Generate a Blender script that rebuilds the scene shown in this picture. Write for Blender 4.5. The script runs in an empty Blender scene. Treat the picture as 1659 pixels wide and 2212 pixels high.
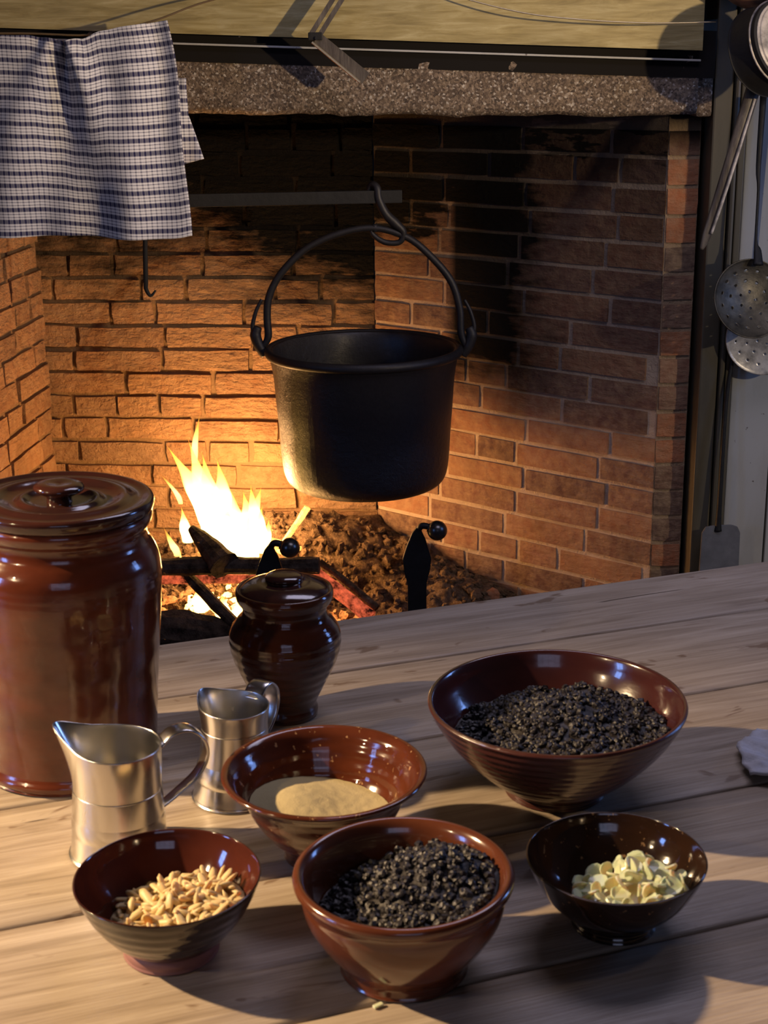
import bpy, bmesh, math, random
from mathutils import Vector, Matrix, noise
S = bpy.context.scene
R = random.Random(7)

# ---------------------------------------------------------------- camera, world, exposure, lights
PITCH, ROLL = math.radians(17.1), 0.0116
cd = bpy.data.cameras.new('camera'); cam = bpy.data.objects.new('camera', cd); S.collection.objects.link(cam)
F = Vector((0, math.cos(PITCH), -math.sin(PITCH))); U = Vector((0, math.sin(PITCH), math.cos(PITCH))); RX = Vector((1, 0, 0))
r2 = RX*math.cos(ROLL) - U*math.sin(ROLL); u2 = U*math.cos(ROLL) + RX*math.sin(ROLL)
cam.matrix_world = Matrix(((r2.x, u2.x, -F.x, 0), (r2.y, u2.y, -F.y, 0), (r2.z, u2.z, -F.z, 1.49), (0, 0, 0, 1)))
cd.sensor_fit = 'HORIZONTAL'; cd.sensor_width = 36; cd.lens = 36*3200/1659; cd.clip_start = .02
cd.dof.use_dof = True; cd.dof.focus_distance = 2.6; cd.dof.aperture_fstop = 22
S.camera = cam
w = bpy.data.worlds.new('world'); S.world = w; w.use_nodes = True
w.node_tree.nodes['Background'].inputs[0].default_value = (.10, .16, .32, 1)
w.node_tree.nodes['Background'].inputs[1].default_value = .4
vs = S.view_settings; vs.view_transform = 'Standard'; vs.look = 'None'; vs.gamma = 1; vs.use_curve_mapping = False
vs.exposure = 0.0

def lamp(name, kind, loc, target, energy, color, size=.05, size_y=None, spot=60, blend=.3):
    d = bpy.data.lights.new(name, kind); d.energy = energy; d.color = color
    o = bpy.data.objects.new(name, d); S.collection.objects.link(o); o.location = loc
    if target is not None:
        o.rotation_euler = (Vector(target) - Vector(loc)).to_track_quat('-Z', 'Y').to_euler()
    if kind == 'AREA':
        d.shape = 'RECTANGLE'; d.size = size; d.size_y = size_y or size
    else: d.shadow_soft_size = size
    if kind == 'SPOT': d.spot_size = math.radians(spot); d.spot_blend = blend
    return o
# ceiling spotlight at the left that lights the table, one at the right that lights the chimney breast
lamp('table_spotlight', 'SPOT', (-2.0, 1.38, 2.02), (-.30, 1.08, .80), 520, (1, .69, .38), .03, spot=42, blend=1)
lamp('front_left_spotlight', 'SPOT', (-1.75, .15, 1.95), (-.12, 1.55, .85), 38, (1, .72, .42), .03, spot=34, blend=1)
lamp('mantel_spotlight', 'SPOT', (1.95, 1.35, 1.60), (-.12, 3.4, 1.66), 250, (1, .76, .48), .03, spot=42, blend=1)
lamp('board_spotlight', 'SPOT', (1.95, 1.50, 1.50), (1.0, 3.45, .80), 42, (1, .84, .64), .02, spot=34, blend=.6)
# daylight in the side windows, then two added fills
lamp('left_window_daylight', 'AREA', (-2.68, .35, 1.5), (0, .6, 1.3), 20, (.22, .40, 1), .34, .7)
lamp('right_window_daylight', 'AREA', (2.28, 2.35, 1.5), (0, 2.2, 1.3), 12, (.22, .40, 1), .34, .7)
lamp('rear_fill', 'AREA', (.3, -1.9, 1.75), (.2, 2, .9), 5, (.62, .66, 1), 1.3, .9)  # general fill from behind the camera, through an added window
lamp('overhead_fill', 'AREA', (.5, 2.2, 2.36), (.5, 2.0, 0), 10, (.80, .74, 1), 1.2, .5)  # unseen overhead fill, added to lift the shaded tabletop
# the fire's own light
lamp('fire_light', 'POINT', (-.40, 3.81, .36), None, 19, (1, .50, .19), .06)
lamp('fire_light_low', 'POINT', (-.34, 3.64, .27), None, 9, (1, .46, .15), .05)

# ---------------------------------------------------------------- helpers
def link(o): S.collection.objects.link(o); return o
def meshobj(name, me, mat=None, parent=None, smooth=False, loc=None):
    if mat is not None and not me.materials: me.materials.append(mat)
    if smooth: me.shade_smooth()
    o = bpy.data.objects.new(name, me); link(o)
    if parent is not None: o.parent = parent
    if loc is not None: o.location = loc
    return o
def bmobj(name, bm, mat=None, parent=None, smooth=False, loc=None):
    me = bpy.data.meshes.new(name); bm.normal_update(); bm.to_mesh(me); bm.free()
    return meshobj(name, me, mat, parent, smooth, loc)
def thing(name, label, cat, loc=(0, 0, 0), rz=0, group=None):
    o = bpy.data.objects.new(name, None); link(o); o.location = loc; o.rotation_euler = (0, 0, rz)
    o.empty_display_size = .02
    return tag(o, label, cat, group)
def tag(o, label=None, cat=None, group=None, kind=None):
    if label: o['label'] = label
    if cat: o['category'] = cat
    if group: o['group'] = group
    if kind: o['kind'] = kind
    return o
def catmull(pts, n=6):
    P = [Vector(p) for p in pts]; out = []
    for i in range(len(P)-1):
        a = P[max(i-1, 0)]; b = P[i]; c = P[i+1]; d = P[min(i+2, len(P)-1)]
        for k in range(n):
            t = k/n
            out.append(.5*((2*b) + (c-a)*t + (2*a-5*b+4*c-d)*t*t + (3*b-a-3*c+d)*t**3))
    out.append(P[-1]); return out
def lathe_bm(prof, seg=72, wob=0, seed=0, smooth_n=5):
    pts = [(p[0], p[1], 0) for p in prof]
    if smooth_n: pts = catmull(pts, smooth_n)
    bm = bmesh.new(); rings = []
    for p in pts:
        r, z = max(p[0], 0), p[1]
        if r < 1e-5: rings.append([bm.verts.new((0, 0, z))]); continue
        ring = []
        for k in range(seg):
            a = 2*math.pi*k/seg
            q = 1
            if wob: q = 1 + wob*noise.noise(Vector((math.cos(a)*1.3+seed, math.sin(a)*1.3, z*14)))
            ring.append(bm.verts.new((r*q*math.cos(a), r*q*math.sin(a), z)))
        rings.append(ring)
    for A, B in zip(rings, rings[1:]):
        if len(A) == 1 and len(B) == 1: continue
        for k in range(seg):
            k2 = (k+1) % seg
            if len(A) == 1: f = (A[0], B[k2], B[k])
            elif len(B) == 1: f = (A[k], A[k2], B[0])
            else: f = (A[k], A[k2], B[k2], B[k])
            try: bm.faces.new(f)
            except ValueError: pass
    bmesh.ops.recalc_face_normals(bm, faces=bm.faces)
    return bm
def frames(P):
    T = []
    for i in range(len(P)):
        t = (P[min(i+1, len(P)-1)] - P[max(i-1, 0)]); T.append(t.normalized() if t.length > 0 else Vector((0, 0, 1)))
    ref = Vector((0, 1, 0)) if abs(T[0].y) < .8 else Vector((0, 0, 1))
    N = []; n = (ref - T[0]*ref.dot(T[0])).normalized()
    for t in T:
        n = (n - t*n.dot(t)).normalized(); N.append(n)
    return T, N
def tube_bm(pts, rad, seg=12, n=6, flat=(1, 1), bm=None, jit=0, power=1.0, fixn=None):
    """swept section along pts; rad a number or a list per point; flat squashes the section"""
    rl = rad if isinstance(rad, (list, tuple)) else [rad]*len(pts)
    if n > 1:
        Q = catmull(pts, n); RR = []
        for i in range(len(pts)-1):
            for k in range(n): RR.append(rl[i] + (rl[i+1]-rl[i])*k/n)
        RR.append(rl[-1])
    else: Q = [Vector(p) for p in pts]; RR = list(rl)
    T, N = frames(Q)
    if fixn is not None:
        N = [(Vector(fixn) - t*Vector(fixn).dot(t)).normalized() for t in T]
    bm = bm or bmesh.new(); rings = []
    for p, t, nn, r in zip(Q, T, N, RR):
        b = t.cross(nn); ring = []
        for k in range(seg):
            a = 2*math.pi*(k+.5)/seg; c, s = math.cos(a), math.sin(a)
            c = math.copysign(abs(c)**power, c); s = math.copysign(abs(s)**power, s)
            j = 1 + (R.uniform(-jit, jit) if jit else 0)
            ring.append(bm.verts.new(p + nn*(r*flat[0]*c*j) + b*(r*flat[1]*s*j)))
        rings.append(ring)
    for A, B in zip(rings, rings[1:]):
        for k in range(seg): bm.faces.new((A[k], A[(k+1) % seg], B[(k+1) % seg], B[k]))
    bm.faces.new(rings[0]); bm.faces.new(rings[-1])
    bmesh.ops.recalc_face_normals(bm, faces=bm.faces)
    return bm
def box_bm(x0, x1, y0, y1, z0, z1, bev=0, bm=None, seg=2):
    b = bmesh.new(); bmesh.ops.create_cube(b, size=1)
    for v in b.verts: v.co = Vector(((x0+x1)/2 + v.co.x*(x1-x0), (y0+y1)/2 + v.co.y*(y1-y0), (z0+z1)/2 + v.co.z*(z1-z0)))
    if bev: bmesh.ops.bevel(b, geom=b.edges[:], offset=bev, segments=seg, affect='EDGES', profile=.6)
    return b
def grid_bm(nx, ny, fn):
    bm = bmesh.new(); V = [[bm.verts.new(fn(i/nx, j/ny)) for i in range(nx+1)] for j in range(ny+1)]
    for j in range(ny):
        for i in range(nx): bm.faces.new((V[j][i], V[j][i+1], V[j+1][i+1], V[j+1][i]))
    return bm
def poly_extrude(pts2, y0, y1, bev=0):
    """polygon in xz extruded along y"""
    bm = bmesh.new(); A = [bm.verts.new((x, y0, z)) for x, z in pts2]; B = [bm.verts.new((x, y1, z)) for x, z in pts2]
    bm.faces.new(A); bm.faces.new(B[::-1])
    for i in range(len(A)):
        j = (i+1) % len(A); bm.faces.new((A[j], A[i], B[i], B[j]))
    bmesh.ops.recalc_face_normals(bm, faces=bm.faces)
    if bev: bmesh.ops.bevel(bm, geom=bm.edges[:], offset=bev, segments=2, affect='EDGES')
    return bm

# ---------------------------------------------------------------- materials
class N:
    """tiny node helper"""
    def __init__(s, name):
        s.m = bpy.data.materials.new(name); s.m.use_nodes = True; s.t = s.m.node_tree; s.t.nodes.clear()
        s.out = s.t.nodes.new('ShaderNodeOutputMaterial')
    def n(s, typ, **kw):
        x = s.t.nodes.new(typ)
        for k, v in kw.items():
            if k[:3] == 'in_': s.set(x, k[3:], v)
            else: setattr(x, k, v)
        return x
    def inp(s, x, k):
        if isinstance(k, str) and k.isdigit(): k = int(k)
        return x.inputs[k]
    def set(s, x, k, v):
        i = s.inp(x, k)
        if hasattr(v, 'is_output') or isinstance(v, bpy.types.NodeSocket): s.t.links.new(v, i)
        else: i.default_value = v
    def coord(s, kind='Object'):
        return s.n('ShaderNodeTexCoord').outputs[kind]
    def pos(s): return s.n('ShaderNodeNewGeometry').outputs['Position']
    def map(s, vec, scale=(1, 1, 1), loc=(0, 0, 0), rot=(0, 0, 0)):
        x = s.n('ShaderNodeMapping'); s.t.links.new(vec, x.inputs[0]); x.inputs['Scale'].default_value = scale
        x.inputs['Location'].default_value = loc; x.inputs['Rotation'].default_value = rot; return x.outputs[0]
    def noise(s, vec, scale, detail=4, rough=.55, dist=0, out='Fac'):
        x = s.n('ShaderNodeTexNoise'); s.t.links.new(vec, x.inputs['Vector']); x.inputs['Scale'].default_value = scale
        x.inputs['Detail'].default_value = detail; x.inputs['Roughness'].default_value = rough; x.inputs['Distortion'].default_value = dist
        return x.outputs[out]
    def ramp(s, fac, stops, interp='LINEAR'):
        x = s.n('ShaderNodeValToRGB'); s.t.links.new(fac, x.inputs[0]); e = x.color_ramp; e.interpolation = interp
        while len(e.elements) > 1: e.elements.remove(e.elements[-1])
        e.elements[0].position = stops[0][0]; e.elements[0].color = c4(stops[0][1])
        for p, c in stops[1:]:
            q = e.elements.new(p); q.color = c4(c)
        return x.outputs[0]
    def mix(s, fac, a, b, mode='MIX'):
        x = s.n('ShaderNodeMix', data_type='RGBA', blend_type=mode)
        for k, v in ((0, fac), (6, a), (7, b)):
            if isinstance(v, bpy.types.NodeSocket): s.t.links.new(v, x.inputs[k])
            else: x.inputs[k].default_value = v if k == 0 else c4(v)
        return x.outputs[2]
    def math(s, op, a, b=0, c=0, clamp=False):
        x = s.n('ShaderNodeMath', operation=op, use_clamp=clamp)
        for k, v in ((0, a), (1, b), (2, c)):
            if isinstance(v, bpy.types.NodeSocket): s.t.links.new(v, x.inputs[k])
            else: x.inputs[k].default_value = v
        return x.outputs[0]
    def xyz(s, vec):
        x = s.n('ShaderNodeSeparateXYZ'); s.t.links.new(vec, x.inputs[0]); return x.outputs
    def rnd(s): return s.n('ShaderNodeObjectInfo').outputs['Random']
    def bump(s, h, strength=.4, dist=.01):
        x = s.n('ShaderNodeBump'); s.t.links.new(h, x.inputs['Height']); x.inputs['Strength'].default_value = strength
        x.inputs['Distance'].default_value = dist; return x.outputs[0]
    def bsdf(s, color, rough=.5, metal=0, normal=None, **kw):
        x = s.n('ShaderNodeBsdfPrincipled')
        s.set(x, 'Base Color', color if isinstance(color, bpy.types.NodeSocket) else c4(color))
        s.set(x, 'Roughness', rough); s.set(x, 'Metallic', metal)
        if isinstance(rough, float) and rough >= .9: x.inputs['Specular IOR Level'].default_value = .12
        if normal is not None: s.t.links.new(normal, x.inputs['Normal'])
        for k, v in kw.items(): s.set(x, k.replace('_', ' '), v)
        s.t.links.new(x.outputs[0], s.out.inputs[0]); s.b = x; return s.m
def c4(c): return (*c[:3], 1.0) if len(c) >= 3 else (c[0], c[0], c[0], 1)
def g(v): return (v, v, v)

def soot_shade_mask(n, p, kind):
    """soot on the brick, with the kettle shadow painted in on the right cheek: 0 clean .. 1 black; the soot follows where the smoke has blackened the hearth"""
    x, y, z = n.xyz(p)
    nz = n.noise(p, 3.2, 5, .6); nf = n.noise(n.map(p, (2, 2, 9)), 5, 4, .6)
    jit = n.math('ADD', n.math('MULTIPLY', n.math('SUBTRACT', nz, .5), .45), n.math('MULTIPLY', n.math('SUBTRACT', nf, .5), .35))
    zz = n.math('ADD', z, jit)
    if kind == 'back':
        m = n.math('MULTIPLY', n.math('SUBTRACT', n.math('ADD', zz, n.math('MULTIPLY', n.math('ADD', x, .50, clamp=True), .40)), .85), 4.2, clamp=True)
    elif kind == 'left':
        m = n.math('MULTIPLY', n.math('SUBTRACT', zz, 1.15), 4, clamp=True)
    else:   # right cheek: soot with the kettle's shadow painted in, wholly black near the flue
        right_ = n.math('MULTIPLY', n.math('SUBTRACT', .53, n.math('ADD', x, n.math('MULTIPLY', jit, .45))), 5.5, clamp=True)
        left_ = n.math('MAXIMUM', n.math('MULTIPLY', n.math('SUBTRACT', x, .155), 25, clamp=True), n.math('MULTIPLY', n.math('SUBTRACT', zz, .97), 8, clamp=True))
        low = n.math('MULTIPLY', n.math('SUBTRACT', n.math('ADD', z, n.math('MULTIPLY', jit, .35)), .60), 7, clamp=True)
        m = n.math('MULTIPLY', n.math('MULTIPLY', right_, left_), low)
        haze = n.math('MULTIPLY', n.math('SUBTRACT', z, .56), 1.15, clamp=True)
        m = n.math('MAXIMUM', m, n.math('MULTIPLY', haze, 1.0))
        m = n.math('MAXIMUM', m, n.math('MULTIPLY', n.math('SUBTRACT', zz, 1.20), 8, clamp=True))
    return m
def brick_mat(kind):
    n = N('brick_' + kind); p = n.pos(); rd = n.rnd()
    if kind == 'back':
        base = n.ramp(rd, [(0, (.30, .16, .085)), (.35, (.40, .22, .11)), (.7, (.33, .20, .115)), (1, (.46, .25, .12))])
    elif kind == 'left':
        base = n.ramp(rd, [(0, (.26, .13, .07)), (.5, (.36, .19, .10)), (1, (.42, .22, .11))])
    elif kind == 'right':
        base = n.ramp(rd, [(0, (.10, .06, .052)), (.2, (.28, .14, .095)), (.45, (.15, .085, .07)), (.62, (.34, .16, .09)), (.8, (.18, .10, .085)), (1, (.36, .18, .10))])
    else:
        base = n.ramp(rd, [(0, (.42, .15, .065)), (.45, (.55, .20, .085)), (.55, (.10, .075, .06)), (.7, (.30, .15, .09)), (1, (.50, .19, .08))])
    v = n.noise(p, 38, 5, .65); v2 = n.noise(p, 9, 3)
    base = n.mix(n.ramp(v, [(.35, g(0)), (.7, g(1))]), base, n.mix(.5, base, (.55, .38, .22)))
    base = n.mix(n.math('MULTIPLY', n.math('SUBTRACT', v2, .45), 1.6, clamp=True), base, (.12, .075, .05))
    m = soot_shade_mask(n, p, 'right' if kind == 'pier' else kind) if kind != 'pier' else n.math('MULTIPLY', n.math('SUBTRACT', n.xyz(p)[2], 1.27), 20, clamp=True)
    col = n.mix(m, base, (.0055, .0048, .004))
    h = n.math('ADD', n.noise(p, 60, 6, .7), n.math('MULTIPLY', n.noise(n.map(p, (1, 1, 3)), 22, 4), 1.3))
    return n.bsdf(col, .92, normal=n.bump(h, .95 if kind in ('back', 'left') else .5, .016))
def mortar_mat(kind):
    n = N('mortar_' + kind); p = n.pos()
    c = {'back': (.34, .22, .12), 'left': (.30, .19, .105), 'right': (.72, .56, .42), 'pier': (.55, .38, .22)}[kind]
    v = n.noise(p, 30, 5, .7)
    base = n.mix(n.math('MULTIPLY', v, .6), c, tuple(q*.35 for q in c))
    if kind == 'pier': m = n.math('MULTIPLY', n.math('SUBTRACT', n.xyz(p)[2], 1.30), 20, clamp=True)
    else: m = soot_shade_mask(n, p, kind)
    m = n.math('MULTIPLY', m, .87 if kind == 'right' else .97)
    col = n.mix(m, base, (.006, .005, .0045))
    return n.bsdf(col, .95, normal=n.bump(n.noise(p, 45, 6, .75), .9, .012))
M = {}
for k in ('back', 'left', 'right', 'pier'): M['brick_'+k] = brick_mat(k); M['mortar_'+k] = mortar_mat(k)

def wood_mat(name, cols, grain=(1.2, 18, 18), rough=.5, bumpd=.002, worn=None, spec=.4, knots=0):
    n = N(name); o = n.coord(); rd = n.rnd()
    off = n.n('ShaderNodeCombineXYZ'); n.t.links.new(n.math('MULTIPLY', rd, 37), off.inputs[0]); n.t.links.new(n.math('MULTIPLY', rd, 11), off.inputs[1])
    va = n.n('ShaderNodeVectorMath', operation='ADD'); n.t.links.new(o, va.inputs[0]); n.t.links.new(off.outputs[0], va.inputs[1])
    o2 = va.outputs[0]
    mp = n.map(o2, grain)
    a = n.noise(mp, 3.0, 8, .62, 1.2)
    fine = n.noise(n.map(o2, (grain[0]*2, grain[1]*7, grain[2]*7)), 3.0, 4, .6, .3)
    broad = n.noise(o2, 2.2, 3)
    f = n.math('ADD', n.math('MULTIPLY', a, .75), n.math('MULTIPLY', fine, .25))
    col = n.ramp(f, [(.30, cols[0]), (.48, cols[1]), (.68, cols[2])])
    col = n.mix(n.math('MULTIPLY', n.math('SUBTRACT', broad, .4), 1.3, clamp=True), col, n.mix(.5, col, cols[3]))
    if worn:
        st = n.noise(n.map(o2, (5, 11, 8)), 2.6, 3, .5, .6)
        mk = n.math('MULTIPLY', n.math('SUBTRACT', st, .655), 30, clamp=True)
        col = n.mix(n.math('MULTIPLY', mk, .75), col, worn)
        # splits along the grain
        cr = n.noise(n.map(o2, (1.1, 26, 20)), 2.2, 3, .5, .7)
        ck = n.math('MULTIPLY', n.math('SUBTRACT', cr, .70), 40, clamp=True)
        col = n.mix(n.math('MULTIPLY', ck, .8), col, (.03, .02, .012))
    h = n.math('ADD', n.math('MULTIPLY', f, 1), n.math('MULTIPLY', fine, .6))
    m = n.bsdf(col, rough, normal=n.bump(h, .5, bumpd)); n.b.inputs['Specular IOR Level'].default_value = spec
    return m
M['table'] = wood_mat('old_pine_tabletop', [(.19, .145, .10), (.34, .27, .20), (.50, .42, .33), (.42, .37, .31)], (1.0, 15, 15), .38, .0022, worn=(.16, .10, .06), spec=.35)
M['table_dark'] = wood_mat('table_underframe', [(.08, .05, .03), (.14, .09, .05), (.2, .13, .08), (.1, .07, .04)], (1, 12, 12), .7)
M['panel'] = None
def panel_mat():
    n = N('mantel_board_paint'); p = n.coord()
    a = n.noise(n.map(p, (2.5, 4, 22)), 3.2, 6, .65, .5); b = n.noise(p, 5, 4)
    col = n.ramp(a, [(.32, (.22, .165, .055)), (.5, (.34, .265, .10)), (.66, (.45, .37, .17)), (.8, (.62, .52, .28))])
    col = n.mix(n.math('MULTIPLY', n.math('SUBTRACT', b, .45), 1.5, clamp=True), col, (.20, .17, .08))
    r = n.math('ADD', .30, n.math('MULTIPLY', a, .3))
    return n.bsdf(col, r, normal=n.bump(a, .35, .003))
M['panel'] = panel_mat()
def granite_mat():
    n = N('granite'); p = n.coord()
    v = n.n('ShaderNodeTexVoronoi'); n.t.links.new(p, v.inputs['Vector']); v.inputs['Scale'].default_value = 230
    sp = n.xyz(v.outputs['Color'])[0]
    v2 = n.noise(p, 85, 4, .7); big = n.noise(p, 4, 3)
    col = n.ramp(sp, [(0, (.045, .03, .018)), (.35, (.13, .088, .052)), (.62, (.22, .155, .095)), (.87, (.30, .22, .145)), (.97, (.55, .48, .38))])
    col = n.mix(n.ramp(v2, [(.35, g(0)), (.65, g(.6))]), col, (.085, .055, .035))
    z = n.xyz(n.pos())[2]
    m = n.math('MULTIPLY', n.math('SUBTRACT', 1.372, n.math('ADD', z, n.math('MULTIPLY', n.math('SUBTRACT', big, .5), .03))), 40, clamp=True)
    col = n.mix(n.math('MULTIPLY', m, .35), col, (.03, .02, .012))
    return n.bsdf(col, .75, normal=n.bump(n.math('ADD', v2, n.math('MULTIPLY', sp, .8)), .8, .008))
M['granite'] = granite_mat()
def paint_mat(name, c, c2, rough=.5):
    n = N(name); p = n.pos(); v = n.noise(n.map(p, (1, 1, .25)), 14, 5, .65); s = n.noise(p, 60, 3, .6)
    col = n.mix(n.ramp(v, [(.4, g(0)), (.75, g(.8))]), c, c2)
    col = n.mix(n.math('MULTIPLY', n.math('SUBTRACT', s, .69), 25, clamp=True), col, (.10, .08, .06))
    return n.bsdf(col, rough, normal=n.bump(v, .15, .002))
M['wallpaint'] = paint_mat('grey_board_paint', (.40, .39, .35), (.30, .28, .23))
M['trimpaint'] = paint_mat('worn_olive_paint', (.095, .078, .045), (.05, .04, .026))
M['plaster'] = paint_mat('room_plaster', (.13, .115, .09), (.10, .085, .07), .9)
M['floor'] = wood_mat('floor_boards', [(.05, .03, .02), (.09, .06, .035), (.13, .085, .05), (.07, .05, .03)], (1, 10, 10), .6)
M['blackwood'] = N('black_gap_wood').bsdf((.012, .010, .008), .9)
def iron_mat(name, c=(.02, .019, .018), rough=.55, metal=.6, bd=.0025, sc=45, st=.5):
    n = N(name); p = n.coord(); v = n.noise(p, sc, 5, .65); b = n.noise(p, 8, 3)
    col = n.mix(v, tuple(q*.55 for q in c), tuple(q*1.6 for q in c))
    r = n.math('ADD', rough-.1, n.math('MULTIPLY', b, .25))
    return n.bsdf(col, r, metal, normal=n.bump(v, st, bd))
M['iron'] = iron_mat('wrought_iron')
M['iron_dark'] = iron_mat('sooty_iron', (.012, .011, .010), .7, .3)
M['castiron'] = iron_mat('cast_iron', (.017, .015, .016), .5, .25, .0015, 60, .5)
M['polished'] = iron_mat('polished_iron', (.10, .095, .09), .25, .9, .0006, 30, .2)
M['greyiron'] = iron_mat('grey_sheet_iron', (.17, .17, .175), .55, .45, .001, 26, .4)
def crusty():
    n = N('crusted_cast_iron'); p = n.coord(); x, y, z = n.xyz(p)
    v = n.noise(p, 75, 6, .75); b = n.noise(p, 14, 4)
    low = n.math('MULTIPLY', n.math('SUBTRACT', .22, z), 5, clamp=True)
    lf = n.math('MULTIPLY', n.math('SUBTRACT', -.05, x), 8, clamp=True)
    col = n.mix(v, (.010, .009, .010), (.028, .024, .024))
    st = n.math('ADD', .12, n.math('MULTIPLY', n.math('ADD', low, lf), .5))
    bu = n.n('ShaderNodeBump'); n.t.links.new(n.math('ADD', v, b), bu.inputs['Height']); n.t.links.new(st, bu.inputs['Strength']); bu.inputs['Distance'].default_value = .012
    return n.bsdf(col, .36, .1, normal=bu.outputs[0])
M['kettle'] = crusty()
def glaze(name, c1, c2, rough=.12, ring=0, speck=None, bumps=.0015, coat=.5):
    n = N(name); p = n.coord(); a = n.noise(n.map(p, (1, 1, 2.2)), 12, 4, .6); f = n.noise(p, 90, 3)
    col = n.mix(n.ramp(a, [(.35, g(0)), (.68, g(1))]), c1, c2)
    if speck: col = n.mix(n.math('MULTIPLY', n.math('SUBTRACT', n.noise(p, 130, 2), .66), 20, clamp=True), col, speck)
    h = n.math('MULTIPLY', a, .5)
    if ring:
        wv = n.n('ShaderNodeTexWave', wave_type='BANDS', bands_direction='Z'); n.t.links.new(p, wv.inputs['Vector'])
        wv.inputs['Scale'].default_value = ring; wv.inputs['Distortion'].default_value = 1.2; wv.inputs['Detail'].default_value = 2; wv.inputs['Detail Scale'].default_value = .8
        h = n.math('ADD', h, n.math('MULTIPLY', wv.outputs['Fac'], .5))
    h = n.math('ADD', h, n.math('MULTIPLY', f, .06))
    m = n.bsdf(col, rough, normal=n.bump(h, .55, bumps)); n.b.inputs['Coat Weight'].default_value = coat; n.b.inputs['Coat Roughness'].default_value = .04
    return m
M['jar'] = glaze('redware_glaze', (.115, .028, .012), (.075, .018, .008), .17, 9, bumps=.003)
M['jar_lid'] = glaze('dark_lid_glaze', (.028, .012, .010), (.06, .017, .011), .14, 0, bumps=.004)
M['small_jar'] = glaze('brown_jar_glaze', (.075, .020, .008), (.045, .012, .006), .11, 26, bumps=.003)
M['big_bowl'] = glaze('maroon_glaze', (.055, .016, .015), (.038, .011, .011), .17, 0, bumps=.002)
M['big_bowl_out'] = glaze('maroon_outer_glaze', (.070, .021, .016), (.045, .014, .011), .27, 36, bumps=.0035)
M['custard_bowl'] = glaze('chestnut_glaze', (.095, .024, .010), (.055, .014, .007), .12, 20, bumps=.003, speck=(.35, .2, .1))
M['raisin_bowl'] = glaze('russet_glaze', (.115, .034, .014), (.075, .022, .011), .17, 0, bumps=.002)
M['nut_bowl'] = glaze('dark_brown_glaze', (.018, .009, .006), (.011, .006, .004), .14, 30, bumps=.002)
M['nut_bowl_in'] = glaze('dark_red_glaze', (.070, .018, .011), (.048, .012, .008), .09, 0, bumps=.001)
M['flake_bowl'] = glaze('black_brown_glaze', (.022, .010, .006), (.012, .007, .005), .10, 0, bumps=.0025, speck=(.18, .11, .06))
M['clay'] = N('bare_red_clay').bsdf((.22, .10, .085), .6)
def pewter():
    n = N('pewter'); p = n.coord(); v = n.noise(p, 40, 4); w_ = n.noise(n.map(p, (3, 3, 1)), 16, 3)
    col = n.mix(v, (.64, .62, .58), (.76, .74, .70))
    return n.bsdf(col, n.math('ADD', .16, n.math('MULTIPLY', w_, .16)), 1.0, normal=n.bump(w_, .12, .003))
M['pewter'] = pewter()
def tin(name, c, rough=.35, metal=.7):
    n = N(name); p = n.coord(); v = n.noise(p, 22, 5, .65); f = n.noise(p, 70, 4, .7)
    col = n.mix(n.ramp(v, [(.42, g(0)), (.65, g(1))]), c, tuple(q*.35 for q in c))
    return n.bsdf(col, n.math('ADD', rough, n.math('MULTIPLY', f, .2)), metal, normal=n.bump(f, .25, .002))
M['tin'] = tin('dull_tin', (.50, .45, .38), .4, .15); M['tin_bright'] = tin('bright_tin', (.75, .68, .56), .25, .45)
M['skimmer'] = tin('darkened_brass', (.11, .092, .062), .32, .6)
def emis(name, col, st, tr=False):
    n = N(name); e = n.n('ShaderNodeEmission'); e.inputs[0].default_value = c4(col); e.inputs[1].default_value = st
    n.t.links.new(e.outputs[0], n.out.inputs[0]); return n.m
def flame_mat(name, st=6, soft=1.6):
    n = N(name); p = n.coord(); x, y, z = n.xyz(p)
    # object z is 0 at the root and 1 at the tip
    col = n.ramp(z, [(0, (1, .62, .16)), (.35, (1, .66, .20)), (.7, (1, .48, .07)), (1, (1, .30, .02))])
    s = n.ramp(z, [(0, g(.8)), (.4, g(1)), (.75, g(.45)), (1, g(.14))])
    e = n.n('ShaderNodeEmission'); n.t.links.new(col, e.inputs[0]); n.t.links.new(n.math('MULTIPLY', s, st), e.inputs[1])
    t = n.n('ShaderNodeBsdfTransparent'); lw = n.n('ShaderNodeLayerWeight'); lw.inputs[0].default_value = .5
    k = n.math('POWER', n.math('SUBTRACT', 1, lw.outputs['Facing']), soft)
    k = n.math('MULTIPLY', k, n.ramp(z, [(0, g(.55)), (.15, g(.95)), (.6, g(.8)), (1, g(.3))]), clamp=True)
    mx = n.n('ShaderNodeMixShader'); n.t.links.new(k, mx.inputs[0]); n.t.links.new(t.outputs[0], mx.inputs[1]); n.t.links.new(e.outputs[0], mx.inputs[2])
    n.t.links.new(mx.outputs[0], n.out.inputs[0]); return n.m
M['flame'] = flame_mat('flame', 17, 1.1); M['flame_wisp'] = flame_mat('flame_wisp', 3.5, 1.0)
def ember_mat(name, thr=.5, st=5, hot=(1, .30, .05), base=(.02, .015, .012), sc=26, amp=6):
    n = N(name); p = n.pos(); v = n.noise(p, sc, 5, .7); k = n.math('MULTIPLY', n.math('SUBTRACT', v, thr), amp, clamp=True)
    col = n.ramp(v, [(.35, base), (.6, tuple(q*4 for q in base))])
    m = n.bsdf(col, .9, normal=n.bump(v, 1, .01))
    n.b.inputs['Emission Color'].default_value = c4(hot); n.t.links.new(n.math('MULTIPLY', k, st), n.b.inputs['Emission Strength']); return m
M['charred'] = ember_mat('charred_wood', .66, 1.5, base=(.022, .015, .010))
M['glowing'] = ember_mat('glowing_wood', .36, 1.0, (1, .16, .06), base=(.05, .02, .015), sc=45, amp=3)
M['embers'] = ember_mat('embers', .40, 2.2, (1, .26, .05), sc=34, amp=4)
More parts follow.
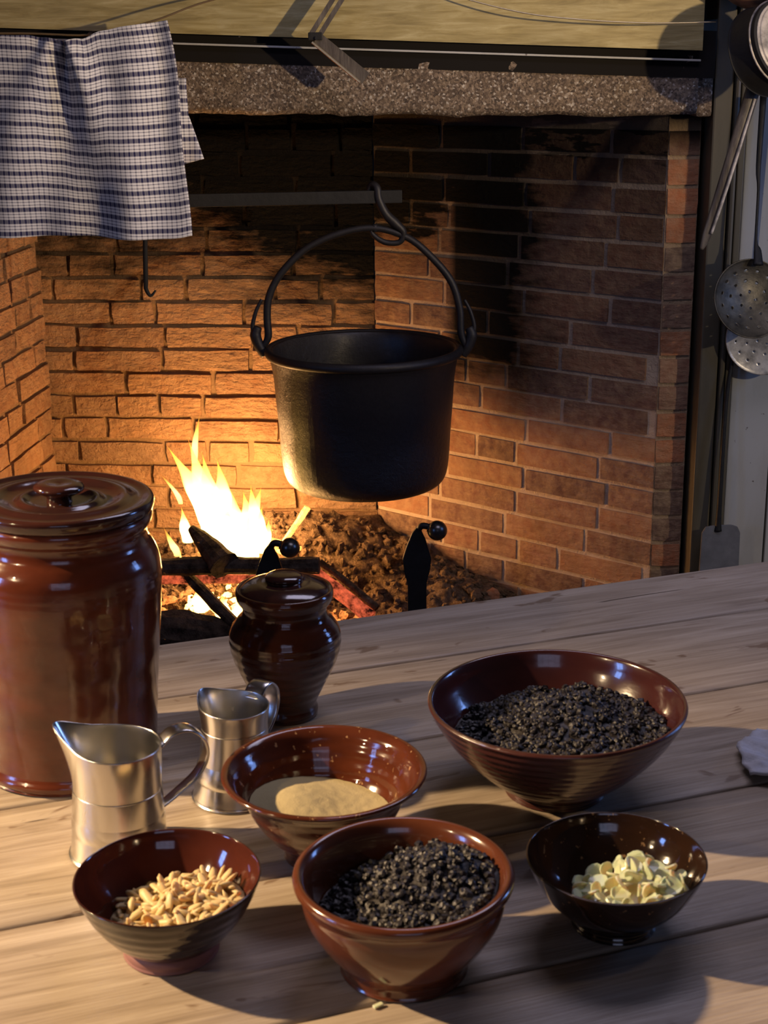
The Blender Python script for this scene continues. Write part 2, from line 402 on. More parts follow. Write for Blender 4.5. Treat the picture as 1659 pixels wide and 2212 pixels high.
M['hot_embers'] = ember_mat('hot_embers', .30, 7, (1, .55, .13), sc=30, amp=5)
M['burning'] = ember_mat('burning_stick', .3, 2.0, (1, .58, .12), base=(.2, .12, .05), sc=30, amp=4)
def ash_mat():
    n = N('ash_and_cinders'); p = n.pos(); v = n.noise(p, 55, 6, .75); b = n.noise(p, 10, 4)
    col = n.ramp(v, [(.3, (.05, .03, .018)), (.5, (.20, .13, .075)), (.72, (.42, .29, .17))])
    col = n.mix(n.math('MULTIPLY', n.math('SUBTRACT', b, .5), 3, clamp=True), col, (.045, .032, .022))
    return n.bsdf(col, .95, normal=n.bump(n.math('ADD', v, n.noise(p, 130, 4, .7)), 1.0, .014))
M['ash'] = ash_mat()
def towel_mat():
    n = N('checked_linen'); uv = n.coord('UV'); x, y, z = n.xyz(uv)   # uv in metres of cloth
    def band(c, period, lo, hi, soft=.04, ph=0.0):
        f = n.math('FRACT', n.math('ADD', n.math('DIVIDE', c, period), ph))
        a = n.math('DIVIDE', n.math('SUBTRACT', f, lo-soft), 2*soft, clamp=True); b_ = n.math('DIVIDE', n.math('SUBTRACT', hi+soft, f), 2*soft, clamp=True)
        return n.math('MULTIPLY', a, b_)
    P = .0268
    hb = n.math('MAXIMUM', band(y, P, .08, .44), n.math('MULTIPLY', n.math('MAXIMUM', band(y, P, .60, .66, .02), band(y, P, .86, .92, .02)), .8))
    Q = .0110
    vb = n.math('MAXIMUM', band(x, Q, .1, .42, .06), n.math('MULTIPLY', band(x, Q, .70, .78, .04), .4))
    wv = n.noise(n.map(uv, (1, 1, 1)), 900, 2)
    d = n.math('ADD', n.math('MULTIPLY', hb, .78), n.math('MULTIPLY', vb, .34), clamp=True)
    d = n.math('MULTIPLY', d, n.math('ADD', .85, n.math('MULTIPLY', wv, .3)), clamp=True)
    col = n.mix(d, (.80, .76, .72), (.022, .020, .070))
    m = n.bsdf(col, .9, normal=n.bump(wv, .3, .0006)); n.b.inputs['Sheen Weight'].default_value = .2
    return m
M['towel'] = towel_mat()
def simple(name, c, c2=None, rough=.6, sc=60, bd=.001, **kw):
    n = N(name); p = n.coord(); v = n.noise(p, sc, 4, .65); rd = n.rnd()
    col = n.mix(v, c, c2 or tuple(q*.6 for q in c)); col = n.mix(n.math('MULTIPLY', rd, .35), col, tuple(q*.55 for q in c))
    m = n.bsdf(col, rough, normal=n.bump(v, .6, bd))
    for k, q in kw.items(): n.b.inputs[k.replace('_', ' ')].default_value = q
    return m
M['raisin'] = simple('currant_skin', (.007, .0055, .006), (.022, .018, .020), .45, 300, .0012)
M['almond'] = simple('blanched_almond', (.74, .55, .28), (.60, .40, .17), .5, 120, .0006, Subsurface_Weight=.15)
M['flake'] = simple('translucent_flake', (.72, .72, .48), (.60, .62, .40), .3, 90, .0005, Subsurface_Weight=.3)
M['powder'] = simple('pale_yellow_meal', (.60, .50, .27), (.52, .42, .22), .95, 500, .0008)
M['wire'] = simple('bright_wire', (.75, .62, .40), (.6, .5, .3), .3, 50, .0005, Metallic=.8)
M['twine'] = simple('brown_twine', (.16, .10, .04), None, .8)
M['paper'] = simple('mottled_grey_leaf', (.62, .62, .66), (.34, .34, .38), .7, 70, .003)
M['oldwood'] = wood_mat('grey_iron_handle', [(.035, .027, .020), (.075, .060, .045), (.15, .125, .095), (.10, .08, .06)], (18, 18, 1.4), .45, .002)
M['redbowl'] = tin('rusty_tin', (.42, .24, .15), .45, .5)

# ---------------------------------------------------------------- room shell
def struct(name, bm, mat, parent=None, smooth=False):
    o = bmobj(name, bm, mat, parent, smooth)
    if parent is None: o['kind'] = 'structure'
    return o
struct('floor', box_bm(-2.9, 2.5, -2.2, 4.6, -.1, 0), M['floor'])
struct('ceiling', box_bm(-2.9, 2.5, -2.2, 3.5, 2.4, 2.5), M['plaster'])
def wall_with_hole(name, axis, pos, a0, a1, h0, h1, w0, w1, thick=.1):
    """plastered wall with a window opening; axis 'x' means the wall lies in the plane x=pos"""
    bm = bmesh.new()
    def add(u0, u1, z0, z1):
        b = box_bm(pos, pos+thick, u0, u1, z0, z1) if axis == 'x' else box_bm(u0, u1, pos, pos+thick, z0, z1)
        me = bpy.data.meshes.new('t'); b.to_mesh(me); b.free(); bm.from_mesh(me); bpy.data.meshes.remove(me)
    add(a0, w0, 0, 2.4); add(w1, a1, 0, 2.4); add(w0, w1, 0, h0); add(w0, w1, h1, 2.4)
    return struct(name, bm, M['plaster'])
wall_with_hole('wall_left', 'x', -2.7, -1.9, 3.9, 1.1, 1.9, .15, .55)
wall_with_hole('wall_right', 'x', 2.2, -1.9, 3.5, 1.1, 1.9, 2.15, 2.55)
wall_with_hole('wall_rear', 'y', -1.9, -2.7, 2.3, 1.25, 2.2, -.4, 1.0)
def glass_mat():
    n = N('window_glass'); t = n.n('ShaderNodeBsdfTransparent'); gl = n.n('ShaderNodeBsdfGlossy'); gl.inputs['Roughness'].default_value = .02
    mx = n.n('ShaderNodeMixShader'); mx.inputs[0].default_value = .05
    n.t.links.new(t.outputs[0], mx.inputs[1]); n.t.links.new(gl.outputs[0], mx.inputs[2]); n.t.links.new(mx.outputs[0], n.out.inputs[0]); return n.m
M['glass'] = glass_mat()
def window(name, axis, pos, a0, a1, z0, z1, nc, nr):
    root = bpy.data.objects.new(name, None); link(root); root['kind'] = 'structure'
    def bx(u0, u1, p0, p1, q0, q1): return box_bm(p0, p1, u0, u1, q0, q1) if axis == 'x' else box_bm(u0, u1, p0, p1, q0, q1)
    m = .02
    for (u0, u1, q0, q1) in ((a0, a1, z0, z0+.03), (a0, a1, z1-.03, z1), (a0, a0+.03, z0, z1), (a1-.03, a1, z0, z1)):
        bmobj('window_frame', bx(u0, u1, pos, pos+.04, q0, q1), M['wallpaint'], root)
    for i in range(1, nc):
        u = a0+(a1-a0)*i/nc; bmobj('glazing_bar', bx(u-.009, u+.009, pos+.01, pos+.03, z0, z1), M['wallpaint'], root)
    for j in range(1, nr):
        q = z0+(z1-z0)*j/nr; bmobj('glazing_bar', bx(a0, a1, pos+.01, pos+.03, q-.009, q+.009), M['wallpaint'], root)
    for i in range(nc):
        for j in range(nr):
            u0 = a0+(a1-a0)*i/nc; u1 = a0+(a1-a0)*(i+1)/nc; q0 = z0+(z1-z0)*j/nr; q1 = z0+(z1-z0)*(j+1)/nr
            bmobj('pane', bx(u0, u1, pos+.018, pos+.021, q0, q1), M['glass'], root)
window('window_1', 'x', -2.66, .15, .55, 1.1, 1.9, 2, 3)
window('window_2', 'x', 2.22, 2.15, 2.55, 1.1, 1.9, 2, 3)
window('fill_window', 'y', -1.87, -.4, 1.0, 1.25, 2.2, 4, 3)  # unseen window, added behind the camera for general fill

# ---------------------------------------------------------------- fireplace of brick
CO = .0667; BH = .0562; BD = .05
def brick_mesh(L, H, rough, seed, name):
    """one brick, front face towards -Y at y=0, running 0..L in x, 0..H in z; corners chipped, face uneven"""
    rr = random.Random(seed); nx = 4 if L > .15 else 2; nz = 2
    bm = bmesh.new(); e = .0018
    def P(i, j):
        x = L*i/nx; z = H*j/nz; y = rr.uniform(-rough, rough)*.6
        edge = (i in (0, nx)) + (j in (0, nz))
        if edge: y += e*(.5+edge*.5)
        x += rr.uniform(-rough, rough) + (e*.5 if i == 0 else -e*.5 if i == nx else 0)*edge; z += rr.uniform(-rough, rough)*.7
        return Vector((x, y, z))
    V = [[bm.verts.new(P(i, j)) for i in range(nx+1)] for j in range(nz+1)]
    for j in range(nz):
        for i in range(nx): bm.faces.new((V[j][i], V[j][i+1], V[j+1][i+1], V[j+1][i]))
    loop = [V[0][i] for i in range(nx+1)] + [V[j][nx] for j in range(1, nz+1)] + [V[nz][i] for i in range(nx-1, -1, -1)] + [V[j][0] for j in range(nz-1, 0, -1)]
    B = [bm.verts.new((v.co.x, BD, v.co.z)) for v in loop]
    for k in range(len(loop)):
        q = (k+1) % len(loop); bm.faces.new((loop[q], loop[k], B[k], B[q]))
    bm.faces.new(B)
    bmesh.ops.recalc_face_normals(bm, faces=bm.faces)
    me = bpy.data.meshes.new(name); bm.to_mesh(me); bm.free(); me.shade_smooth(); me.set_sharp_from_angle(angle=math.radians(38)); return me
def mesh_bank(tag_, rough, mat, lens, k=5):
    d = {}
    for L in lens:
        d[L] = []
        for s in range(k):
            me = brick_mesh(L, BH, rough, hash((tag_, L, s)) & 0xffff if False else int(L*1000)*7+s, 'brick'); me.materials.append(mat); d[L].append(me)
    return d
def brick_wall(name, p0, p1, z0, z1, mats, rough, phase, jitter=.003, proud=.006, lens=(.24, .115), tilt=0, skip=lambda s, z: False, inc=0):
    """wall from p0 to p1 (plan points), the face seen from its right-hand side when walking p0->p1 rotated: local -Y faces the viewer"""
    a = Vector((*p0, 0)); b = Vector((*p1, 0)); d = b-a; Lw = d.length; ang = math.atan2(d.y, d.x)
    # mortar bed slab is the wall itself, its face recessed behind the bricks
    root = bmobj(name, box_bm(0, Lw, proud, proud+.18, z0, z1), mats[1]); root['kind'] = 'structure'
    root.location = (a.x, a.y, 0); root.rotation_euler = (inc, 0, ang)
    # uneven mortar face
    bank = mesh_bank(name, rough, mats[0], lens)
    rr = random.Random(int(Lw*1000)+3); c = 0; z = z0 + phase; n = 0
    while z + BH < z1:
        x = -rr.choice((0, lens[0]*.5, lens[0]*.25)) if c % 2 else -lens[0]*.03 - rr.uniform(0, .02)
        while x < Lw:
            L = lens[0] if rr.random() < .78 else lens[1]
            x0 = max(x, 0); x1 = min(x+L, Lw)
            if x1-x0 > .035 and not skip((x0+x1)/2, z):
                o = bpy.data.objects.new('brick', rr.choice(bank[L])); link(o); o.parent = root
                o.location = (x0, rr.uniform(-jitter, jitter*.4), z + rr.uniform(-.0015, .0015)); o.scale = ((x1-x0)/L, 1, rr.uniform(.95, 1.02))
                o.rotation_euler = (rr.uniform(-.02, .02), rr.uniform(-.006, .006) + tilt, rr.uniform(-.008, .008)); n += 1
            x += L + .0105
        z += CO; c += 1
    return root, n
BL = (-.945, 4.13); BX = (-1.10, 4.143); BR = (-.02, 4.05); JF = (.662, 3.50)
wb, n1 = brick_wall('wall_back', BX, BR, .05, 1.62, (M['brick_back'], M['mortar_back']), .0034, .069, .006, .0110)
dl = Vector((math.sin(math.radians(5.9)), math.cos(math.radians(5.9)), 0))
LF = (BL[0]-dl.x*.72, BL[1]-dl.y*.72)
wl, n2 = brick_wall('wall_side_left', LF, BL, .05, 1.62, (M['brick_left'], M['mortar_left']), .0028, .03, .005, .0100)
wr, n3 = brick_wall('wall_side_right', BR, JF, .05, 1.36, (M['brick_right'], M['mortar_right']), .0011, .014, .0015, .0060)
# the pier end seen beside the opening: headers, one above another
pier = bmobj('wall_pier', box_bm(.664, .738, 3.5045, 3.9, .0, 1.36), M['mortar_pier']); pier['kind'] = 'structure'
bank = mesh_bank('pier', .0011, M['brick_pier'], (.072,), 6)
z = .064; k = 0
while z+BH < 1.345:
    o = bpy.data.objects.new('brick', bank[.072][k % 6]); link(o); o.parent = pier
    o.location = (.6655+R.uniform(-.001, .001), 3.4985+R.uniform(-.0015, .0015), z); o.scale = (1, 1, R.uniform(.97, 1.02)); z += CO; k += 1
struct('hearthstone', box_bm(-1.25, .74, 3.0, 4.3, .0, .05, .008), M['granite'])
struct('chimney_roof', box_bm(-1.4, .745, 3.61, 4.4, 1.62, 1.7), M['blackwood'])
# granite lintel, rough lower edge
def lintel():
    nx, nz = 120, 14
    def fn(u, v):
        x = -1.35 + 2.055*u
        zb = 1.372 - .018*max(0, (x+.43))/1.13 + .006*noise.noise(Vector((x*9, 0, 0))) + .004*noise.noise(Vector((x*31, 3, 0)))
        if x > .6: zb += (x-.6)*.06
        zt = 1.545 - .062*(x+.43)/1.13
        z_ = zb + (zt-zb)*v
        y = 3.405 + .005*noise.noise(Vector((x*14, 0, z_*14))) + .003*noise.noise(Vector((x*50, 7, z_*50)))
        if v < .08: y += (.08-v)*.12
        return Vector((x, y, z_))
    bm = grid_bm(nx, nz, fn); bm.verts.ensure_lookup_table()
    # underside and top and right end
    row = [bm.verts[i] for i in range(nx+1)]; top = [bm.verts[nz*(nx+1)+i] for i in range(nx+1)]; right = [bm.verts[j*(nx+1)+nx] for j in range(nz+1)]; left = [bm.verts[j*(nx+1)] for j in range(nz+1)]
    for edge, dz in ((row, 0), (top, 0), (right, 0), (left, 0)):
        B = [bm.verts.new((v.co.x + (.03 if edge is right else 0), 3.66, v.co.z)) for v in edge]
        for i in range(len(edge)-1): bm.faces.new((edge[i], edge[i+1], B[i+1], B[i]))
    bmesh.ops.recalc_face_normals(bm, faces=bm.faces)
    return bm
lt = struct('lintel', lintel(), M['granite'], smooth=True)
struct('lintel_end', box_bm(.708, .745, 3.43, 3.7, 1.352, 1.455, .008), M['granite'])
# mantel board above the lintel with a thin bead and a black gap (it has sagged towards the right)
tl = math.atan2(-.066, 1.55)
def sag(bm):
    for v in bm.verts: v.co.z += -.0418*(v.co.x+.82) if v.co.x > -3 else 0
    return bm
struct('trim_1', sag(box_bm(-1.6, .705, 3.375, 3.40, 1.558, 2.4)), M['panel'])
struct('trim_2', sag(box_bm(-1.6, .705, 3.385, 3.40, 1.535, 1.5395, .0015)), M['wallpaint'])
struct('trim_3', sag(box_bm(-1.6, .74, 3.402, 3.42, 1.50, 1.60)), M['blackwood'])
struct('wall_breast_left', box_bm(-2.8, -1.02, 3.42, 3.6, 0, 2.4), M['plaster'])
struct('wall_breast_top', box_bm(-1.6, .75, 3.45, 3.6, 1.56, 2.4), M['blackwood'])
# right of the opening: dark olive casing with beads, then pale painted boards
struct('trim_4', box_bm(.748, .790, 3.432, 3.60, 0, 2.4, .004), M['trimpaint'])
struct('trim_5', box_bm(.794, .806, 3.424, 3.60, 0, 2.4, .0055), M['trimpaint'])
struct('trim_6', box_bm(.810, .826, 3.436, 3.60, 0, 2.4, .003), M['trimpaint'])
wp = bmobj('wall_boarded', box_bm(.80, 2.2, 3.475, 3.60, 0, 2.4), M['blackwood']); wp['kind'] = 'structure'
x = .830
for k in range(9):
    wd = (.105, .15, .16)[min(k, 2)]
    bmobj('board', box_bm(x, x+wd-.005, 3.452, 3.475, 0.02, 2.38, .003), M['wallpaint'], wp); x += wd

# ---------------------------------------------------------------- the fire: ash, embers, logs, flames
def ash_h(x, y):
    h = .06
    h += .155*math.exp(-((x+.13)**2/.12 + (y-4.02)**2/.075))
    h += .10*math.exp(-((x+.45)**2/.09 + (y-3.95)**2/.06))
    h += .055*math.exp(-((x-.18)**2/.04 + (y-3.75)**2/.04))
    h += .045*math.exp(-((x+.42)**2/.10 + (y-3.60)**2/.03))
    p = Vector((x, y, 0))
    h += .022*noise.noise(p*9) + .016*noise.noise(p*24) + .009*noise.noise(p*60)
    return h
ash = grid_bm(190, 110, lambda u, v: Vector((-1.0+1.55*u, 3.42+.68*v, ash_h(-1.0+1.55*u, 3.42+.68*v))))
# keep the heap in front of the splayed right cheek
jd = Vector((JF[0]-BR[0], JF[1]-BR[1], 0)).normalized()
dele = [v for v in ash.verts if (v.co.x-BR[0])*jd.y - (v.co.y-BR[1])*jd.x > -.002 and False]
for v in ash.verts:
    # signed distance behind the cheek plane
    s = (v.co.x-BR[0])*(-jd.y) + (v.co.y-BR[1])*jd.x
    if s > -.002: v.co += Vector((jd.y, -jd.x, 0))*(s+.002)
    lim = BL[0] - (4.13-v.co.y)*.1034 + .002
    if v.co.x < lim: v.co.x = lim
    bk = 4.13 - (v.co.x+.945)*.0865 - .006
    if v.co.y > bk: v.co.y = bk
o = bmobj('ash_heap', ash, M['ash'], smooth=True); tag(o, 'brown heap of ash and cinders sloping down from the back of the hearth', 'ash', kind='stuff')
def chunk_bm(bm, c, s, rr, sub=1):
    b = bmesh.new(); bmesh.ops.create_icosphere(b, subdivisions=sub, radius=1)
    rot = Matrix.Rotation(rr.uniform(0, 6.3), 3, Vector((rr.random(), rr.random(), rr.random()+.1)).normalized())
    sc = Vector((rr.uniform(.6, 1.3), rr.uniform(.6, 1.2), rr.uniform(.5, .9)))
    for v in b.verts:
        q = v.co.copy(); q = Vector((q.x*sc.x, q.y*sc.y, q.z*sc.z))*(1+rr.uniform(-.22, .22)); v.co = rot @ q*s + c
    me = bpy.data.meshes.new('t'); b.to_mesh(me); b.free(); bm.from_mesh(me); bpy.data.meshes.remove(me)
rr = random.Random(3)
def inside(x, y):
    s = (x-BR[0])*(-jd.y) + (y-BR[1])*jd.x
    return s < -.02 and y < 4.1-(x+.945)*.0865-.03 and x > -.98+.1*(y-3.4)
cb = bmesh.new(); n = 0
while n < 2100:
    x = rr.uniform(-.95, .52); y = rr.uniform(3.44, 4.08)
    if not inside(x, y): continue
    s = rr.choice((.004, .006, .008, .011, .016)) * rr.uniform(.7, 1.2)
    chunk_bm(cb, Vector((x, y, ash_h(x, y)+s*.3)), s, rr); n += 1
o = bmobj('cinders', cb, M['ash']); tag(o, 'loose brown cinders and charcoal crumbs strewn over the ash heap', 'cinders', kind='stuff')
eb = bmesh.new(); hb = bmesh.new()
for k in range(330):
    x = rr.gauss(-.40, .12); y = rr.gauss(3.60, .07)
    if not inside(x, y) or y < 3.45: continue
    s = rr.uniform(.006, .016); d = abs(x+.40)/.12 + abs(y-3.62)/.1
    chunk_bm(hb if d < 1.1 else eb, Vector((x, y, ash_h(x, y)+s*.4)), s, rr)
for k in range(160):
    x = rr.gauss(-.17, .07); y = rr.gauss(3.56, .05); s = rr.uniform(.006, .014)
    if y > 3.45: chunk_bm(eb, Vector((x, y, ash_h(x, y)+s*.4)), s, rr)
o = bmobj('embers', eb, M['embers']); tag(o, 'red glowing embers scattered around the burning logs', 'embers', kind='stuff')
o = bmobj('hot_embers', hb, M['hot_embers']); tag(o, 'yellow hot embers heaped directly under the flames', 'embers', kind='stuff')
def log(name, pts, rad, mat, label, cat='log', flat=(1, 1), seg=11, jit=.07, n=5):
    o = bmobj(name, tube_bm(pts, rad, seg=seg, n=n, flat=flat, jit=jit), M[mat]); tag(o, label, cat); return o
log('log', [(-.60, 3.54, .262), (-.42, 3.53, .268), (-.30, 3.51, .272), (-.163, 3.50, .276)], [.022, .024, .022, .021], 'charred', 'dark charred log lying across the andirons under the flames')
log('log', [(-.58, 3.56, .222), (-.42, 3.55, .226), (-.25, 3.53, .228), (-.165, 3.52, .232)], [.013, .013, .014, .013], 'glowing', 'thin red glowing log just below the long charred log')
log('log', [(-.492, 3.60, .345), (-.45, 3.56, .315), (-.40, 3.50, .277)], [.010, .026, .040], 'charred', 'short thick charred log end poking out in front of the tallest flames', jit=.05)
log('log', [(-.505, 3.56, .235), (-.44, 3.50, .19), (-.365, 3.44, .135)], [.013, .016, .016], 'charred', 'dark stick slanting down to the right below the flames, behind the small jar')
log('log', [(-.66, 3.47, .12), (-.50, 3.46, .115), (-.36, 3.45, .09)], [.05, .055, .045], 'charred', 'big blackened log end low in the hearth beside the tall jar', jit=.08)
log('plank', [(-.18, 3.54, .242), (-.11, 3.51, .196), (-.035, 3.47, .145)], .019, 'glowing', 'red glowing plank sloping down beside the left andiron', 'log', flat=(.7, 1), seg=8, jit=.04)
log('plank', [(-.165, 3.56, .263), (-.09, 3.53, .213), (-.02, 3.49, .163)], .010, 'ash', 'grey ash covered strip lying along the red glowing plank', 'log', seg=8, jit=.05)
log('stick', [(-.275, 3.80, .235), (-.235, 3.80, .29), (-.205, 3.80, .337)], [.007, .009, .010], 'burning', 'bright burning stick end sticking up right of the flames', 'stick', seg=8)
log('stick', [(-.36, 3.74, .285), (-.30, 3.73, .268), (-.22, 3.71, .25)], [.006, .008, .006], 'burning', 'thin burning stick lying right of the flames behind the left andiron', 'stick', seg=8)
log('stick', [(-.44, 3.70, .30), (-.34, 3.69, .275), (-.25, 3.66, .255)], [.008, .010, .008], 'burning', 'thicker burning stick below the right group of flames', 'stick', seg=8)
chb = bmesh.new(); chunk_bm(chb, Vector((0, 0, 0)), .017, random.Random(5), 2)
o = bmobj('brick_chip', chb, M['brick_pier'], None, False, (.285, 3.70, ash_h(.285, 3.70)+.012)); tag(o, 'small broken orange brick chip at the right foot of the ash heap', 'brick chip')
# flames: each one a twisted tongue, local z 0..1 stretched to its height
fire = thing('fire', 'bright yellow and white log fire burning low in the hearth', 'fire', (-.42, 3.66, .23))
def flame(x, y, z0, tip, wdt, mat='flame', sway=.3, seed=0, dp=.6):
    hx, hz = tip[0]-x, tip[1]-z0; rr = random.Random(seed)
    bm = bmesh.new(); nz, seg = 22, 14; rings = []
    ph = rr.uniform(0, 6)
    for j in range(nz+1):
        t = j/nz
        prof = (math.sin(math.pi*min(1, (t*.80+.20)**.8))**1.1)*(1-t)**.35 if t < 1 else 0
        prof = max(prof, .004)
        ox = hx*(t**1.5)*1.0 + sway*wdt*math.sin(t*5+ph)*t*(1-t)*1.6
        ring = []
        for k in range(seg):
            a = 2*math.pi*k/seg
            q = 1 + .28*noise.noise(Vector((math.cos(a)*1.5+seed, math.sin(a)*1.5, t*4)))
            ring.append(bm.verts.new((ox + wdt*prof*q*math.cos(a), wdt*dp*prof*q*math.sin(a) + .01*math.sin(t*4+ph)*t, t)))
        rings.append(ring)
    for A, B in zip(rings, rings[1:]):
        for k in range(seg): bm.faces.new((A[k], A[(k+1) % seg], B[(k+1) % seg], B[k]))
    bmesh.ops.recalc_face_normals(bm, faces=bm.faces)
    o = bmobj('flame', bm, M[mat], fire, True); o.location = Vector((x, y, z0)) - fire.location; o.scale = (1, 1, hz); return o
fl = [  # root x, y, z, tip(x, z), half width
    (-.42, 3.67, .265, (-.553, .550), .050), (-.44, 3.69, .27, (-.500, .560), .042), (-.43, 3.68, .28, (-.466, .525), .042),
    (-.41, 3.70, .28, (-.432, .500), .040), (-.39, 3.67, .27, (-.45, .43), .048), (-.37, 3.68, .27, (-.395, .42), .036), (-.355, 3.68, .265, (-.365, .418), .030),
    (-.335, 3.67, .265, (-.342, .440), .028), (-.35, 3.70, .27, (-.318, .425), .028), (-.33, 3.66, .26, (-.312, .39), .024),
    (-.40, 3.65, .25, (-.40, .385), .062), (-.36, 3.64, .25, (-.35, .36), .045), (-.315, 3.68, .25, (-.30, .34), .022)]
for i, (x, y, z0, tip, wd) in enumerate(fl): flame(x, y, z0, tip, wd, seed=i*3+1)
flame(-.515, 3.70, .275, (-.53, .372), .020, seed=40); flame(-.54, 3.66, .25, (-.575, .335), .012, 'flame_wisp', seed=41)
flame(-.488, 3.70, .49, (-.468, .625), .010, 'flame_wisp', seed=50); flame(-.53, 3.70, .38, (-.582, .47), .008, 'flame_wisp', seed=51)
flame(-.47, 3.54, .14, (-.475, .215), .022, seed=60); flame(-.36, 3.52, .10, (-.355, .205), .038, seed=61); flame(-.31, 3.53, .13, (-.305, .215), .026, seed=62)
flame(-.41, 3.54, .12, (-.415, .19), .022, seed=63); flame(-.515, 3.56, .245, (-.518, .30), .007, seed=64)

# ---------------------------------------------------------------- andirons
def andiron(x, y, label):
    t = thing('andiron', label, 'andiron', (x, y, .05), group='pair of andirons')
    ht = .375
    pts = [(-.022, 0), (-.022, .205), (-.030, .235), (-.034, .268), (-.024, .300), (-.010, .335), (.002, .350), (.012, .340), (.022, .318), (.030, .290), (.036, .268), (.033, .240), (.024, .205), (.023, 0)]
    bmobj('post', poly_extrude(pts, -.007, .007, .0015), M['iron'], t)
    bmobj('neck', tube_bm([(.004, 0, .338), (.012, -.004, .352), (.026, -.006, .352), (.036, -.006, .345)], [.007, .008, .008, .007], 10), M['iron'], t, True)
    b = bmesh.new(); bmesh.ops.create_uvsphere(b, u_segments=28, v_segments=16, radius=.0245)
    bmobj('ball_finial', b, M['polished'], t, True, (.050, -.008, .342))
    bmobj('collar', tube_bm([(.028, -.006, .350), (.034, -.007, .348)], .011, 14, 1), M['polished'], t, True)
    bmobj('billet_bar', box_bm(-.009, .009, .0, .40, .150, .168, .002), M['iron_dark'], t)
    bmobj('rear_foot', box_bm(-.009, .009, .385, .40, 0, .15, .002), M['iron_dark'], t)
    for s in (-1, 1):
        bmobj('front_foot', tube_bm([(s*.010, 0, .06), (s*.05, -.01, .045), (s*.075, -.015, .005)], [.010, .009, .010], 8), M['iron_dark'], t)
    return t
andiron(-.272, 3.30, 'iron andiron with ball finial right in front of the flames')
andiron(.078, 3.42, 'iron andiron with ball finial standing alone before the ash heap')

# ---------------------------------------------------------------- kettle on its crane
kz = .455
kettle = thing('kettle', 'large black cast iron kettle hanging over the fire', 'kettle', (-.045, 3.60, kz))
prof = [(0, .004), (.10, 0), (.165, .004), (.190, .014), (.203, .035), (.209, .07), (.213, .14), (.219, .22), (.226, .30), (.233, .335), (.236, .342)]
inner = [(.236, .350), (.228, .352), (.221, .345), (.214, .31), (.207, .22), (.2, .12), (.19, .04), (.15, .016), (0, .012)]
bmobj('body', lathe_bm(prof+inner, 96, .006, 2), M['kettle'], kettle, True)
ring = [(.229, 0, .342)]
b = bmesh.new()
rp = [(.234*math.cos(a), .234*math.sin(a), .345) for a in [2*math.pi*i/80 for i in range(81)]]
bmobj('rim', lathe_bm([(.226, .345), (.229, .354), (.237, .356), (.243, .350), (.244, .342), (.240, .335), (.233, .333), (.228, .337)], 96, 0), M['castiron'], kettle, True)
K = Vector((-.045, 3.60, kz))
def kp(pts): return [tuple(Vector(p)-K) for p in pts]
bmobj('bail', tube_bm(kp([(-.292, 3.6, .812), (-.279, 3.6, .836), (-.280, 3.6, .88), (-.276, 3.6, .925), (-.258, 3.6, .968), (-.225, 3.6, 1.010), (-.175, 3.6, 1.052), (-.10, 3.6, 1.084), (-.016, 3.6, 1.096), (.065, 3.6, 1.072), (.125, 3.6, 1.022), (.170, 3.6, .965), (.190, 3.6, .90), (.194, 3.6, .84), (.207, 3.6, .805)]),
      [.007, .0095, .0095, .0095, .009, .009, .0085, .0085, .0085, .0085, .009, .0095, .0095, .0095, .007], 12), M['castiron'], kettle, True)
for s, zz in ((-1, 0), (1, -.006)):
    x0 = .243*s
    e = bmobj('ear', tube_bm([(x0, 0, .335+zz), (x0+.014*s, 0, .358+zz), (x0+.022*s, 0, .385+zz), (x0+.015*s, 0, .405+zz)], [.011, .013, .014, .010], 10), M['castiron'], kettle, True)
    bmobj('ear_loop', tube_bm([(x0+.026*s, 0, .385+zz), (x0+.028*s, .0, .41+zz), (x0+.018*s, .0, .445+zz), (x0+.004*s, .0, .472+zz)], [.006, .0055, .005, .004], 8), M['castiron'], kettle, True)
bmobj('bail_knob', tube_bm([(.031, 0, .632), (.031, 0, .650)], .008, 10, 1), M['castiron'], kettle, True)
crane = thing('chimney_crane', 'black iron crane bar reaching across the hearth over the kettle', 'crane', (-1.0, 3.50, .9))
cr = Vector(crane.location)
bmobj('crane_bar', box_bm(0, 1.056, -.008, .008, 0, .030, .002), M['iron_dark'], crane, loc=(0, 0, .255)).rotation_euler = (0, 0, .095)
bmobj('crane_post', tube_bm([(0, 0, -.55), (0, 0, .35)], .013, 12, 1), M['iron_dark'], crane, True)
h = bmobj('pot_hook', tube_bm([(-.034, 3.612, 1.158), (-.022, 3.603, 1.196), (-.008, 3.592, 1.192), (-.004, 3.59, 1.165), (.012, 3.592, 1.131), (.034, 3.595, 1.108), (.054, 3.598, 1.086), (.045, 3.6, 1.062), (.01, 3.6, 1.062), (-.018, 3.6, 1.080), (-.024, 3.6, 1.10)],
      [.006, .008, .009, .010, .011, .012, .009, .007, .007, .006, .004], 10), M['castiron'], None, True)
tag(h, 'heavy curved iron hook holding the kettle from the crane bar', 'hook')
h = bmobj('pot_hook', tube_bm([(-.562, 3.560, 1.18), (-.556, 3.545, 1.200), (-.550, 3.530, 1.18), (-.556, 3.53, 1.08), (-.560, 3.53, .985), (-.560, 3.53, .965), (-.550, 3.53, .950), (-.538, 3.53, .963)],
      [.004, .005, .006, .006, .006, .005, .004, .002], 10), M['iron_dark'], None, True)
tag(h, 'thin straight iron hook hanging below the checked towel', 'hook')

